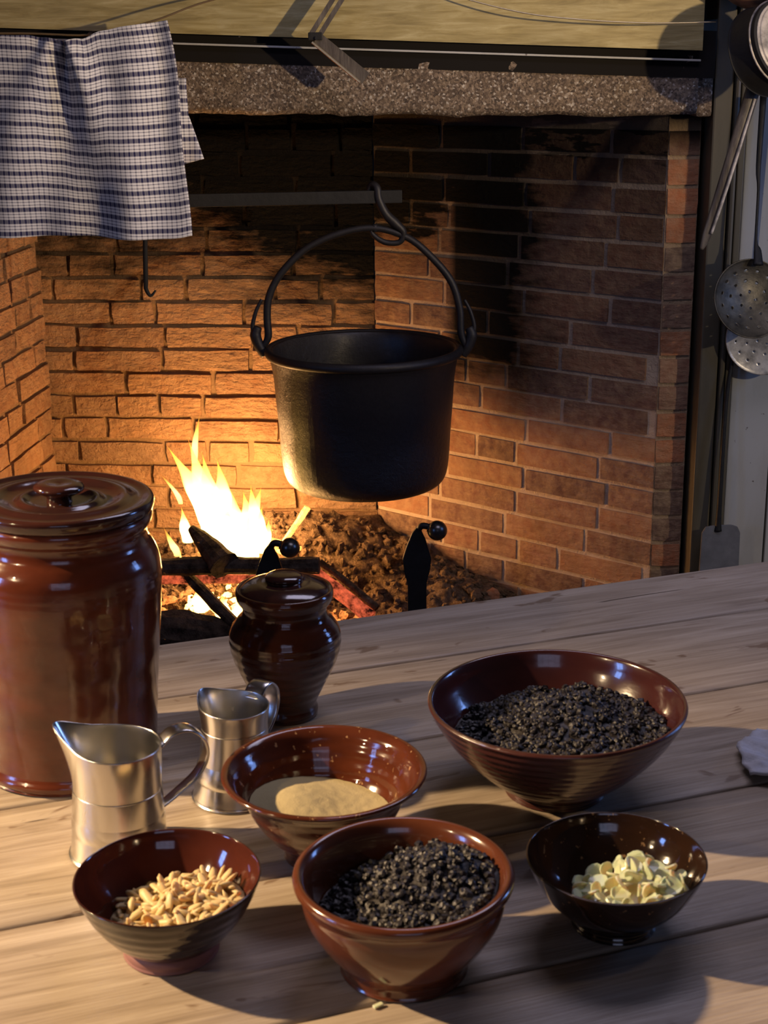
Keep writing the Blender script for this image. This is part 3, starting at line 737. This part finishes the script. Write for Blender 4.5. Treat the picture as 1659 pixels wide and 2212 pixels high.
# ---------------------------------------------------------------- towel, twine, wire, hinged tool on the mantel
def towel():
    root = thing('dish_towel', 'blue and white checked linen towel hanging from the mantel', 'towel', (-.62, 3.25, 1.13))
    x0, x1 = -1.02, -.414
    def topz(u):
        # pulled up at the right corner, gathered dip in the middle
        return 1.541 + .026*max(0, (u-.68)/.32)**.8 - .012*math.exp(-((u-.62)/.10)**2) + .002*math.sin(u*70)*math.exp(-((u-.62)/.15)**2)
    def fold(u, v):
        # folds fan out from the gathered spot at u=.60, v=0 (v=0 top)
        a = (u-.60)/(.10+.75*v)
        y = .020*math.exp(-((a-.25)/.20)**2)*(1-.35*v) - .024*math.exp(-((a+.02)/.15)**2)*(1-.4*v) + .013*math.exp(-((a+.40)/.22)**2)
        y += .011*math.exp(-((u-.86+.05*v)/.05)**2)*v - .009*math.exp(-((u-.95)/.05)**2)*(1-v*.5)
        y += .006*math.sin(u*31+v*3)*(.3+.7*v) + .004*noise.noise(Vector((u*8, v*5, 2)))
        return y*1.5
    nx, nz = 150, 120
    def fn(u, v):
        zt = topz(u); xx = x0+(x1-x0)*u
        zb = 1.121 + .026*max(0, (.45-u)/.45)**1.4 - .004*math.sin(u*9) + .004*math.exp(-((u-1)/.03)**2)
        xx += (.002 - .028*(1-v)**2.2)*max(0, (u-.5))*2*1.0 + .004*math.sin(v*8)*u**4
        return Vector((xx, 3.25 - fold(u, v), zt+(zb-zt)*v)) - root.location
    bm = grid_bm(nx, nz, fn); uvl = bm.loops.layers.uv.new('UVMap'); bm.verts.ensure_lookup_table()
    idx = {}
    k = 0
    for j in range(nz+1):
        for i in range(nx+1): idx[bm.verts[k]] = (i/nx, j/nz); k += 1
    for f in bm.faces:
        for l in f.loops:
            u, v = idx[l.vert]; l[uvl].uv = (u*.640, v*.435 + .010*math.sin(u*5))
    bmesh.ops.recalc_face_normals(bm, faces=bm.faces)
    o = bmobj('cloth', bm, M['towel'], root, True); sm = o.modifiers.new('thick', 'SOLIDIFY'); sm.thickness = .0016
    # hem, a rolled thicker edge along the bottom
    # back layer whose corner peeps out at the right
    def fb(u, v):
        xx = -.47 + .062*u + (.030*max(0, v-.45)/.55)*u
        zz = 1.45 - .19*v*(1-.06*u) + .012*u*v
        return Vector((xx, 3.272+.006*math.sin(v*6+u*4), zz)) - root.location
    bm = grid_bm(14, 40, fb); uvl = bm.loops.layers.uv.new('UVMap')
    for f in bm.faces:
        for l in f.loops: l[uvl].uv = (l.vert.co.x*1.0, l.vert.co.z)
    o = bmobj('cloth_back', bm, M['towel'], root, True); sm = o.modifiers.new('thick', 'SOLIDIFY'); sm.thickness = .0016
    return root
towel()
o = bmobj('towel_cord', tube_bm([(-1.30, 3.262, 1.538), (-.80, 3.262, 1.545), (-.60, 3.262, 1.540), (-.47, 3.262, 1.566), (-.35, 3.30, 1.607), (-.10, 3.34, 1.66)], .0022, 8), M['twine'], None, True); tag(o, 'thin brown twine holding up the checked towel', 'twine')
o = bmobj('wire', tube_bm([(.10, 3.345, 1.640), (.179, 3.33, 1.607), (.306, 3.31, 1.575), (.424, 3.30, 1.560), (.571, 3.30, 1.551), (.715, 3.30, 1.5515)], [.0016, .0016, .0017, .0018, .0018, .0012], 8), M['wire'], None, True); tag(o, 'thin bright wire sagging in front of the mantel board', 'wire')
tool = thing('hinged_tool', 'brown hinged wooden tool hanging over the granite lintel', 'tool', (-.135, 3.30, 1.53))
L0 = Vector(tool.location)
def lp(*pts): return [tuple(Vector(p)-L0) for p in pts]
for dx, dz in ((0, 0), (.017, -.004)):
    a, b_ = (-.062+dx*1.0, 3.31, 1.655+dz), (-.1425+dx, 3.30, 1.537+dz)
    bmobj('upper_strip', tube_bm(lp(a, ((a[0]+b_[0])/2, 3.305, (a[2]+b_[2])/2), b_), .0070, 4, 1, flat=(1, 1)), M['oldwood'], tool)
bmobj('hinge', box_bm(-.014, .016, -.008, .006, -.006, .010, .002), M['iron_dark'], tool)
bmobj('lower_bar', tube_bm(lp((-.131, 3.305, 1.528), (-.028, 3.30, 1.445)), .0190, 4, 1, flat=(.55, 1), fixn=(0, 1, 0)), M['oldwood'], tool)
bmobj('firelit_edge', tube_bm(lp((-.141, 3.292, 1.520), (-.041, 3.290, 1.4375)), .0028, 6, 1), M['wire'], tool)  # bright strip put in for firelight along the bar's lower edge
bmobj('hinge_pin', tube_bm(lp((-.131, 3.288, 1.528), (-.131, 3.312, 1.528)), .004, 8, 1), M['iron'], tool)

# ---------------------------------------------------------------- utensils on the boarded wall
pan = thing('tin_pan', 'large round tin pan with pale mottled bottom hanging top right', 'pan', (.838, 3.19, 1.510))
b = lathe_bm([(0, -.004), (.060, -.003), (.086, 0), (.089, .004), (.088, .010), (.089, .030), (.092, .066), (.095, .070), (.092, .073), (.089, .068), (.086, .03), (.084, .012), (0, .006)], 64, .012, 5)
bd = bmobj('body', b, M['iron_dark'], pan, True)
ax = Vector((-.50, .80, -.30)).normalized(); bd.rotation_mode = 'QUATERNION'; bd.rotation_quaternion = ax.to_track_quat('Z', 'Y')
b = lathe_bm([(0, -.010), (.05, -.009), (.074, -.006), (.079, -.002), (.078, .002), (0, .0)], 56, .02, 9)
dk = bmobj('bottom', b, M['tin'], pan, True); dk.rotation_mode = 'QUATERNION'; dk.rotation_quaternion = ax.to_track_quat('Z', 'Y')
dk.location = -ax*.002
bmobj('seam_wire', tube_bm([tuple(ax.to_track_quat('Z', 'Y') @ Vector((.0895*math.cos(a), .0895*math.sin(a), .014))) for a in [2*math.pi*i/40 for i in range(41)]], .0025, 6, 1), M['tin'], pan, True)
ph = Vector((.838, 3.19, 1.510))
bmobj('handle', tube_bm([tuple(Vector(p)-ph) for p in ((.800, 3.27, 1.432), (.786, 3.26, 1.39), (.758, 3.25, 1.29), (.728, 3.25, 1.18), (.708, 3.25, 1.11), (.698, 3.25, 1.080))], [.017, .0155, .0145, .0125, .010, .004], 10, 5, flat=(.5, 1), fixn=(0, 1, 0)), M['oldwood'], pan, True)
bmobj('handle_rib', tube_bm([tuple(Vector(p)-ph) for p in ((.795, 3.252, 1.395), (.765, 3.240, 1.29), (.735, 3.240, 1.18), (.716, 3.241, 1.115))], [.003, .0035, .0035, .003], 8), M['tin'], pan, True)
o = bmobj('copper_bowl', lathe_bm([(0, 0), (.03, .003), (.07, .025), (.10, .07), (.105, .10), (.102, .10), (.095, .07), (.066, .03), (.03, .008), (0, .005)], 48, .01, 3), M['redbowl'], None, True, (.80, 3.29, 1.578)); tag(o, 'bottom of a rusty brown bowl hanging at the top edge of the picture', 'bowl')
o.rotation_euler = (-.25, .1, 0)
def skimmer(loc, rad, tiltx, tiltz, mat, label, handle, depth=.018, holes=True):
    t = thing('skimmer', label, 'skimmer', loc, group='perforated skimmers')
    # perforated shallow dish made by cutting holes with a boolean-free polar grid: faces near hole centres are dropped
    nr, na = 30, 150; bm = bmesh.new(); rings = [[bm.verts.new((0, 0, -depth))]]
    for i in range(1, nr+1):
        r = rad*i/nr; rings.append([bm.verts.new((r*math.cos(2*math.pi*k/na), r*math.sin(2*math.pi*k/na), -depth*(1-(i/nr)**2)+(.002 if i == nr else 0))) for k in range(na)])
    H = []
    for j, rr_ in enumerate((.22, .48, .74)):
        m = 5+5*j
        for k in range(m): H.append((rad*rr_*math.cos(6.283*k/m+j*.4), rad*rr_*math.sin(6.283*k/m+j*.4)))
    def hole(c): return any((c.x-a)**2+(c.y-b_)**2 < .0022**2 for a, b_ in H)
    for i in range(nr):
        for k in range(na):
            k2 = (k+1) % na
            vs_ = [rings[0][0], rings[1][k], rings[1][k2]] if i == 0 else [rings[i][k], rings[i+1][k], rings[i+1][k2], rings[i][k2]]
            c = sum((v.co for v in vs_), Vector())/len(vs_)
            if holes and hole(c): continue
            bm.faces.new(vs_)
    o = bmobj('perforated_bowl', bm, M[mat], t, True); o.rotation_euler = (math.pi/2+tiltx, 0, tiltz)
    sm = o.modifiers.new('thick', 'SOLIDIFY'); sm.thickness = .0012
    rim = bmobj('rim', tube_bm([(rad*math.cos(6.2832*k/60), rad*math.sin(6.2832*k/60), 0) for k in range(61)], .0016, 6, 1), M[mat], t, True); rim.rotation_euler = o.rotation_euler
    lc = Vector(loc)
    hp = [tuple(Vector(p)-lc) for p in handle[0]]
    bmobj('handle', tube_bm(hp, handle[1], 8, 4, flat=(.35, 1), fixn=(0, 1, 0)), M['iron' if mat == 'skimmer' else mat], t, True)
    return t
skimmer((.829, 3.31, .962), .088, -.30, .18, 'skimmer', 'dark brass skimmer with holes hanging on the boarded wall',
        ([(.842, 3.32, 1.035), (.842, 3.335, 1.065), (.838, 3.34, 1.09), (.838, 3.345, 1.20), (.836, 3.35, 1.25), (.840, 3.36, 1.40)], [.012, .009, .0035, .0035, .006, .008]), .022)
skimmer((.885, 3.385, .858), .088, .12, -.15, 'tin_bright', 'bright tin skimmer hanging behind the darker skimmer',
        ([(.897, 3.38, .93), (.90, 3.385, .98), (.905, 3.39, 1.20), (.905, 3.40, 1.45)], [.010, .006, .006, .008]), .016)
peel = thing('iron_peel', 'grey iron peel with square blade standing against the boards', 'peel', (.812, 3.39, 0))
pp = [(-.050, .26), (-.048, .385), (-.040, .400), (-.020, .404), (.022, .405), (.037, .400), (.044, .385), (.046, .26)]
bl = bmobj('blade', poly_extrude(pp, -.003, .003, .0012), M['greyiron'], peel)
bmobj('handle', tube_bm([(-.010, .0, .390), (-.009, .002, .45), (-.003, .02, .70), (.010, .03, .82), (.022, .035, .97)], [.010, .006, .005, .005, .006], 8), M['iron'], peel, True)
bmobj('foot', box_bm(-.046, .044, -.003, .003, .0, .262, .001), M['greyiron'], peel)

# ---------------------------------------------------------------- table
TA = math.atan2(.33, .944)
TR = Matrix.Rotation(TA, 4, 'Z')
table = thing('table', 'old plank kitchen table with worn pale top', 'table', (0, 0, 0), TA)
seams = [1.820, 1.648, 1.432, 1.204, .985, .76, .52, .30]
Z = .75
def plank(v1, v0, u0, u1, k):
    """table board with a slightly uneven top and worn arrises; local coordinates of the table"""
    rr = random.Random(k*17+5); nx, ny = 90, 10
    gap = .0016; bm = bmesh.new(); vt = []
    def edge(u, s): return .0012*noise.noise(Vector((u*6, k*3+s, 0))) + .0006*noise.noise(Vector((u*25, k*3+s, 1)))
    for j in range(ny+1):
        row = []
        for i in range(nx+1):
            u = u0+(u1-u0)*i/nx; t = j/ny
            t2 = t if 0 < j < ny else t
            if j == 1: t2 = .02
            if j == ny-1: t2 = .98
            a = v0+gap+edge(u, 0); b_ = v1-gap-edge(u, 1); v = a+(b_-a)*t2
            z = -.0018 if j in (0, ny) else 0
            z += .0006*noise.noise(Vector((u*3, v*9, k)))
            row.append(bm.verts.new((u, v, z)))
        vt.append(row)
    for j in range(ny):
        for i in range(nx): bm.faces.new((vt[j][i], vt[j][i+1], vt[j+1][i+1], vt[j+1][i]))
    def skirt(vs_):
        B = [bm.verts.new((v.co.x, v.co.y, -.038)) for v in vs_]
        for i in range(len(vs_)-1): bm.faces.new((vs_[i], vs_[i+1], B[i+1], B[i]))
        return B
    a = skirt(vt[0]); b_ = skirt(vt[-1]); c = skirt([r[0] for r in vt]); d = skirt([r[-1] for r in vt])
    for i in range(nx): bm.faces.new((a[i], a[i+1], b_[i+1], b_[i]))
    bmesh.ops.recalc_face_normals(bm, faces=bm.faces)
    o = bmobj('plank', bm, M['table'], table, True, (0, 0, Z)); return o
for k in range(len(seams)-1): plank(seams[k], seams[k+1], -.95, 1.85, k)
for (a, b_) in ((-.85, 1.75),):
    bmobj('apron', box_bm(a, b_, 1.70, 1.73, .62, .712), M['table_dark'], table); bmobj('apron', box_bm(a, b_, .40, .43, .62, .712), M['table_dark'], table)
    bmobj('apron', box_bm(a, a+.03, .43, 1.70, .62, .712), M['table_dark'], table); bmobj('apron', box_bm(b_-.03, b_, .43, 1.70, .62, .712), M['table_dark'], table)
for u in (-.82, 1.72):
    for v in (.46, 1.67):
        bmobj('leg', tube_bm([(u, v, .712), (u, v, .60), (u, v, .3), (u, v, 0)], [.035, .035, .030, .024], 4, 1, power=.6), M['table_dark'], table)

# ---------------------------------------------------------------- pottery
def put(o, x, y, tilt=0, rz=0): o.location = (x, y, Z+.0008); o.rotation_euler = (0, tilt, rz); return o
# tall lidded jar
jar = thing('storage_jar', 'tall lidded redware jar at the left end of the table', 'jar')
put(jar, -.352, 1.497, .035); jar.scale = (1, 1, 1.045)
jp = [(0, .004), (.090, .001), (.0985, .002), (.1005, .008), (.097, .014), (.096, .020), (.097, .05), (.0995, .10), (.1025, .15), (.1045, .19), (.1045, .212), (.102, .226), (.0975, .236), (.0925, .243), (.0905, .250), (.091, .256), (.0945, .262), (.0965, .268), (.0955, .273), (.091, .274), (.086, .270), (.083, .26), (.090, .22), (.09, .1), (.085, .02), (0, .015)]
jp = [(r*(1+.0*math.sin(z*520)) if .02 < z < .21 and i < 13 else r, z) for i, (r, z) in enumerate(jp)]
bm = lathe_bm(jp, 96, .004, 1, 8)
for v in bm.verts:
    if .03 < v.co.z < .215 and math.hypot(v.co.x, v.co.y) > .094:
        s = 1+(.0012+.0016*noise.noise(Vector((v.co.x*12, v.co.y*12, v.co.z*20))))*math.sin(v.co.z*760+.8*math.sin(math.atan2(v.co.y, v.co.x))); v.co.x *= s; v.co.y *= s
bmobj('body', bm, M['jar'], jar, True)
bmobj('lid', lathe_bm([(.083, .268), (.0955, .2745), (.0985, .280), (.0985, .286), (.094, .2885), (.086, .286), (.078, .2865), (.068, .289), (.058, .285), (.048, .2835), (.040, .287), (.033, .2835), (.025, .282), (.0, .282)], 96, .006, 4), M['jar_lid'], jar, True)
bmobj('knob', lathe_bm([(.014, .280), (.013, .284), (.014, .288), (.021, .292), (.026, .296), (.024, .300), (.015, .302), (0, .300)], 40, .05, 8), M['jar_lid'], jar, True)
# small lidded jar
sj = thing('lidded_pot', 'small bulbous dark brown lidded pot in the middle of the table', 'jar')
put(sj, -.118, 1.603, .015)
sp = [(0, .003), (.033, 0), (.037, .002), (.0375, .008), (.036, .016), (.040, .026), (.049, .045), (.058, .064), (.0635, .082), (.065, .096), (.0625, .108), (.056, .118), (.0505, .124), (.0485, .130), (.0500, .136), (.0545, .143), (.0565, .150), (.0555, .156), (.052, .156), (.049, .15), (.045, .135), (.055, .11), (.055, .08), (.035, .02), (0, .015)]
sb = lathe_bm(sp, 80, .006, 6, 7)
for v in sb.verts:
    if .08 < v.co.z < .13 and math.hypot(v.co.x, v.co.y) > .047:
        s = 1+.003*math.sin(v.co.z*700); v.co.x *= s; v.co.y *= s
bmobj('body', sb, M['small_jar'], sj, True)
bmobj('lid', lathe_bm([(.048, .146), (.051, .150), (.0525, .153), (.050, .157), (.043, .161), (.033, .164), (.026, .1645), (.0215, .166), (.0220, .170), (.017, .1735), (.006, .175), (0, .175)], 72, .01, 9), M['jar_lid'], sj, True)

def bowl(name, label, x, y, outer, rim, inner, mo, mi=None, seed=0, foot=None):
    t = thing(name, label, 'bowl'); put(t, x, y)
    if mi is None: bmobj('body', lathe_bm(outer+rim+inner, 112, .006, seed), M[mo], t, True)
    else:
        bmobj('body', lathe_bm(outer+rim[:2], 112, .006, seed), M[mo], t, True)
        bmobj('interior', lathe_bm(rim[1:]+inner, 112, .006, seed), M[mi], t, True)
    if foot: bmobj('foot_ring', lathe_bm(foot, 72, 0, 0, 4), M['clay'], t, True)
    return t
BB = (.1765, 1.405); CB = (-.060, 1.279); RB = (.0125, 1.092); NB = (-.189, 1.120); FB = (.200, 1.152)
bi = [(.1260, .097), (.121, .083), (.107, .060), (.083, .035), (.050, .018), (0, .013)]
bowl('mixing_bowl', 'largest bowl, maroon glazed, full of dark currants', *BB, [(0, .004), (.048, 0), (.052, .003), (.053, .009), (.071, .021), (.094, .042), (.1135, .065), (.126, .085), (.1320, .097)],
     [(.1335, .101), (.1325, .1035), (.129, .103)], bi, 'big_bowl_out', 'big_bowl', 1)
ci = [(.091, .0890), (.085, .083), (.080, .074), (.075, .062), (.068, .046), (.052, .025), (.03, .013), (0, .010)]
bowl('flanged_bowl', 'chestnut brown bowl with wide flat rim holding pale meal', *CB, [(0, .003), (.037, 0), (.040, .003), (.039, .011), (.055, .026), (.070, .048), (.078, .066), (.082, .074), (.091, .081)],
     [(.0975, .0870), (.0975, .0900), (.0945, .0905)], ci, 'custard_bowl', None, 2)
ri = [(.0835, .0885), (.0800, .082), (.0775, .072), (.072, .048), (.057, .028), (.03, .014), (0, .012)]
bowl('rimmed_bowl', 'russet bowl with thick rolled rim, nearest one heaped with currants', *RB, [(0, .003), (.050, 0), (.053, .004), (.055, .012), (.069, .030), (.081, .050), (.0855, .066), (.0855, .074), (.0885, .080)],
     [(.0925, .0845), (.0920, .0895), (.0880, .0915)], ri, 'raisin_bowl', None, 3)
ni = [(.0735, .058), (.063, .041), (.048, .024), (.025, .013), (0, .011)]
bowl('small_bowl', 'small dark bowl of slivered almonds in front of the pewter jug', *NB, [(.036, .010), (.0385, .011), (.050, .020), (.065, .039), (.0745, .057)],
     [(.0796, .0705), (.0792, .0722), (.0778, .0712)], ni, 'nut_bowl', 'nut_bowl_in', 4, foot=[(0, .002), (.038, 0), (.0405, .003), (.0405, .008), (.0375, .0125), (.034, .012), (0, .008)])
fi = [(.0725, .053), (.062, .036), (.045, .021), (.025, .012), (0, .010)]
bowl('small_bowl', 'small black bowl of pale flakes at the right front', *FB, [(0, .003), (.034, 0), (.0365, .003), (.0355, .009), (.046, .017), (.062, .033), (.0725, .051)],
     [(.0785, .0650), (.0780, .0668), (.0768, .0660)], fi, 'flake_bowl', None, 5)

def rin(inner, z):
    for (r1, z1), (r0, z0) in zip(inner, inner[1:]):
        if z0 <= z <= z1: return r0+(r1-r0)*(z-z0)/(z1-z0)
    return inner[0][0] if z > inner[0][1] else 0
def heap_surface(name, c, inner, hf, mat, label, cat, nr=26, na=72, kind='stuff', grains=None):
    """top surface of what fills a bowl; hf(x,y) wanted height; clipped to the bowl wall"""
    bm = bmesh.new(); rings = [[bm.verts.new((0, 0, hf(0, 0)))]]
    rmax = []
    for k in range(na):
        a = 2*math.pi*k/na; r = .001
        while r < .13:
            z = hf(r*math.cos(a), r*math.sin(a))
            if rin(inner, z) <= r+.0012: break
            r += .0008
        rmax.append(r)
    for i in range(1, nr+1):
        rings.append([bm.verts.new((rmax[k]*i/nr*math.cos(2*math.pi*k/na), rmax[k]*i/nr*math.sin(2*math.pi*k/na), hf(rmax[k]*i/nr*math.cos(2*math.pi*k/na), rmax[k]*i/nr*math.sin(2*math.pi*k/na)))) for k in range(na)])
    for k in range(na): bm.faces.new((rings[0][0], rings[1][k], rings[1][(k+1) % na]))
    for i in range(1, nr):
        for k in range(na): bm.faces.new((rings[i][k], rings[i+1][k], rings[i+1][(k+1) % na], rings[i][(k+1) % na]))
    if grains: join_grains(c, inner, hf, grains[1], grains[0], .009, random.Random(77), bm)
    o = bmobj(name, bm, mat, None, grains is None, (c[0], c[1], Z+.0008)); tag(o, label, cat, kind=kind); return rmax
def scatter(c, inner, hf, count, meshes, name, label, cat, group, size, lift=.3, rr=None, tries=60, mind=.006, region=None, flatness=.6):
    pts = []; rr = rr or random.Random(9); made = 0; guard = 0
    while made < count and guard < count*tries:
        guard += 1
        x, y = rr.uniform(-.12, .12), rr.uniform(-.12, .12)
        z = hf(x, y)
        if math.hypot(x, y) > rin(inner, z)-size*.55: continue
        if region and not region(x, y): continue
        if any((x-a)**2+(y-b_)**2 < mind**2 for a, b_ in pts[-400:]): continue
        pts.append((x, y)); made += 1
        o = bpy.data.objects.new(name, rr.choice(meshes)); link(o)
        o.location = (c[0]+x, c[1]+y, Z+.0008+z+size*lift*rr.uniform(.3, 1.3))
        o.rotation_euler = (rr.gauss(0, flatness), rr.gauss(0, flatness), rr.uniform(0, 6.28)); s = rr.uniform(.8, 1.2); o.scale = (s, s*rr.uniform(.85, 1.1), s)
        tag(o, label, cat, group)
def join_grains(c, inner, hf, count, meshes, size, rr, bm):
    for k in range(count):
        x, y = rr.uniform(-.12, .12), rr.uniform(-.12, .12); z = hf(x, y)
        if math.hypot(x, y) > rin(inner, z)-size*.4: continue
        me = rr.choice(meshes).copy(); me.transform(Matrix.Translation((x, y, z+size*.1)) @ Matrix.Rotation(rr.uniform(0, 6.28), 4, (rr.random(), rr.random(), 1)))
        bm.from_mesh(me); bpy.data.meshes.remove(me)
def blob(sx, sy, sz, rough, seed, mat, sub=2, smooth=True, wr=0):
    rr = random.Random(seed); b = bmesh.new(); bmesh.ops.create_icosphere(b, subdivisions=sub, radius=1)
    for v in b.verts:
        q = 1 + rough*noise.noise(v.co*2.2+Vector((seed*3.1, 0, 0))) + wr*abs(noise.noise(v.co*5+Vector((0, seed, 0))))
        v.co = Vector((v.co.x*sx, v.co.y*sy, v.co.z*sz))*q
    me = bpy.data.meshes.new('piece'); b.to_mesh(me); b.free(); me.materials.append(M[mat])
    if smooth: me.shade_smooth()
    return me
raisins = [blob(.0052, .0040, .0034, .5, s, 'raisin', 2, False, -.5) for s in range(6)]
def hb2(x, y): return .066 + .024*math.exp(-((x-.015)**2/.0026+(y-.012)**2/.0026)) + .007*noise.noise(Vector((x*40, y*40, 1))) + .05*x
heap_surface('currant_heap', BB, bi, hb2, M['raisin'], 'dark mass of currants filling the largest bowl', 'currants', grains=(raisins, 1500))
scatter(BB, bi, hb2, 140, raisins, 'currant', 'small black currant in the largest maroon bowl', 'currant', 'currants in the largest bowl', .009, rr=random.Random(21), mind=.011)
def hr(x, y): return .064 + .022*math.exp(-((x-.026)**2/.0016+(y-.012)**2/.0018)) + .006*noise.noise(Vector((x*40, y*40, 2))) + .19*x
heap_surface('currant_heap', RB, ri, hr, M['raisin'], 'dark mass of currants filling the russet rolled rim bowl', 'currants', grains=(raisins, 1100))
scatter(RB, ri, hr, 155, raisins, 'currant', 'small black currant in the russet rolled rim bowl', 'currant', 'currants in the russet bowl', .009, rr=random.Random(22), mind=.008)
almonds = [blob(.0078+.002*(s % 3), .0034+.0007*(s % 2), .0021, .35, s+40, 'almond', 2, True) for s in range(6)]
def hn(x, y): return .0355 + .010*math.exp(-((x-.016)**2/.0012+(y+.002)**2/.0012)) + .14*x - .03*y
heap_surface('almond_heap', NB, ni, hn, M['almond'], 'mass of almond slivers filling the small dark bowl', 'almonds')
scatter(NB, ni, hn, 190, almonds, 'almond_sliver', 'cream coloured almond sliver in the small dark bowl', 'almond', 'almond slivers in the small dark bowl', .010, rr=random.Random(23), mind=.0048, lift=.55, flatness=.55)
def disc(r, t, seed, mat):
    b = bmesh.new(); bmesh.ops.create_cone(b, cap_ends=True, segments=14, radius1=r, radius2=r*.93, depth=t)
    for v in b.verts:
        v.co *= 1+.10*noise.noise(v.co*200+Vector((seed, 0, 0))); v.co.z += .0018*math.cos(v.co.x/r*1.6)
    me = bpy.data.meshes.new('flake'); b.to_mesh(me); b.free(); me.materials.append(M[mat]); return me
flakes = [disc(.0070+.0012*(s % 3), .0014, s, 'flake') for s in range(5)]
def hf(x, y): return .029 + .013*math.exp(-((x-.022)**2/.0006+(y-.004)**2/.0010)) + .006*math.exp(-((x+.006)**2/.0007+(y-.0)**2/.0012)) + .20*x - .10*y
heap_surface('flake_heap', FB, fi, lambda x, y: hf(x, y)-.006, M['flake'], 'mass of pale flakes lying in the small black bowl', 'flakes')
scatter(FB, fi, hf, 62, flakes, 'flake', 'pale translucent yellow flake in the small black bowl', 'flake', 'pale flakes in the small black bowl', .012, rr=random.Random(24), mind=.0060, lift=.3, flatness=.75)
def hc(x, y): return .048 + .010*math.exp(-((x+.030)**2/.0016+(y-.002)**2/.0022)) - .09*x - .04*y - .20*y*0 + .0005*noise.noise(Vector((x*120, y*120, 0)))
heap_surface('meal', CB, ci, hc, M['powder'], 'pale yellow meal in the wide rimmed chestnut bowl', 'meal', nr=50, na=110)

# ---------------------------------------------------------------- pewter jugs
def jug(label, x, y, h, rb, rn, rr_, tilt, spout_dir, spout, handle_dir, collar, hscale, hwid, grp='pewter jugs', rise=.010):
    t = thing('pewter_jug', label, 'jug', group=grp); put(t, x, y, tilt)
    prof = [(0, .003), (rb*.97, 0), (rb*1.02, .002), (rb, .006), (rn+(rb-rn)*.55, h*.30), (rn+(rb-rn)*.12, h*.60), (rn, h*collar-.001), (rn*1.012, h*collar), (rn*1.0, h*collar+.0012), (rn*1.02, h*.88), (rr_, h), (rr_*.985, h+.0008), (rr_*.965, h), (rn*.97, h*.86), (rn*.94, h*.6), (rb*.93, .02), (0, .008)]
    bm = lathe_bm(prof, 96, 0, 0, 6)
    for v in bm.verts:
        a = math.atan2(v.co.y, v.co.x); d = (a-spout_dir+math.pi) % (2*math.pi)-math.pi
        up = max(0, (v.co.z-h*.70)/(h*.30))
        if up > 0:
            k = math.exp(-(d/.50)**2)*up**1.4
            k2 = math.exp(-(d/1.3)**2)*up**1.4
            v.co.x += math.cos(spout_dir)*spout*k; v.co.y += math.sin(spout_dir)*spout*k; v.co.z += rise*k + rise*.35*k2
    bmobj('body', bm, M['pewter'], t, True)
    c, s = math.cos(handle_dir), math.sin(handle_dir)
    hp = [(rn*.98, h*.94), (rn+.010*hscale, h*1.04), (rn+.026*hscale, h*1.06), (rn+.040*hscale, h*.95), (rn+.043*hscale, h*.78), (rn+.034*hscale, h*.60), (rn+.016*hscale, h*.46), (rn*1.0+.001, h*.36)]
    pts = [(r*c, r*s, z) for r, z in hp]
    side = Vector((-s, c, 0))
    bmobj('handle', tube_bm(pts, [hwid]*4+[hwid*.95, hwid*.85, hwid*.75, hwid*.7], 12, 6, flat=(1, .17), fixn=tuple(side), power=.7), M['pewter'], t, True)
    return t
jug('pewter jug with big curled handle, the nearer and larger of the two jugs', -.2625, 1.291, .111, .0465, .0425, .0430, .03, math.radians(168), .020, math.radians(24), .62, 1.08, .0105, rise=.011)
jug('smaller pewter jug between the tall jar and the lidded pot', -.1590, 1.403, .100, .0440, .0345, .0365, .02, math.radians(150), .006, math.radians(62), .78, .85, .0115, rise=.006)

# ---------------------------------------------------------------- small things on the table
def leaf(u, v):
    x = -.004 + .16*u; y = -.06 + .115*v
    x -= .020*(1-abs(v-.55)*1.6)*(1-u) - .003*noise.noise(Vector((v*7, 0, 0)))*(1-u) + .0
    return Vector((x+.008*abs(v-.6), y, .007 + .007*noise.noise(Vector((u*4, v*4, 0))) + .003*noise.noise(Vector((u*14, v*14, 3)))))
o = bmobj('cloth_scrap', grid_bm(40, 40, leaf), M['paper'], None, True, (.405, 1.470, Z+.004)); o.rotation_euler = (0, 0, -.35)
sm = o.modifiers.new('thick', 'SOLIDIFY'); sm.thickness = .003; tag(o, 'corner of a mottled grey cloth lying at the right edge of the table', 'cloth')
o = bmobj('crumb', box_bm(-.0045, .0045, -.002, .002, 0, .002, .0006), M['flake'], None, False, (-.0095, 1.034, Z+.001)); o.rotation_euler = (0, 0, .6); tag(o, 'tiny white crumb lying in front of the russet bowl', 'crumb')
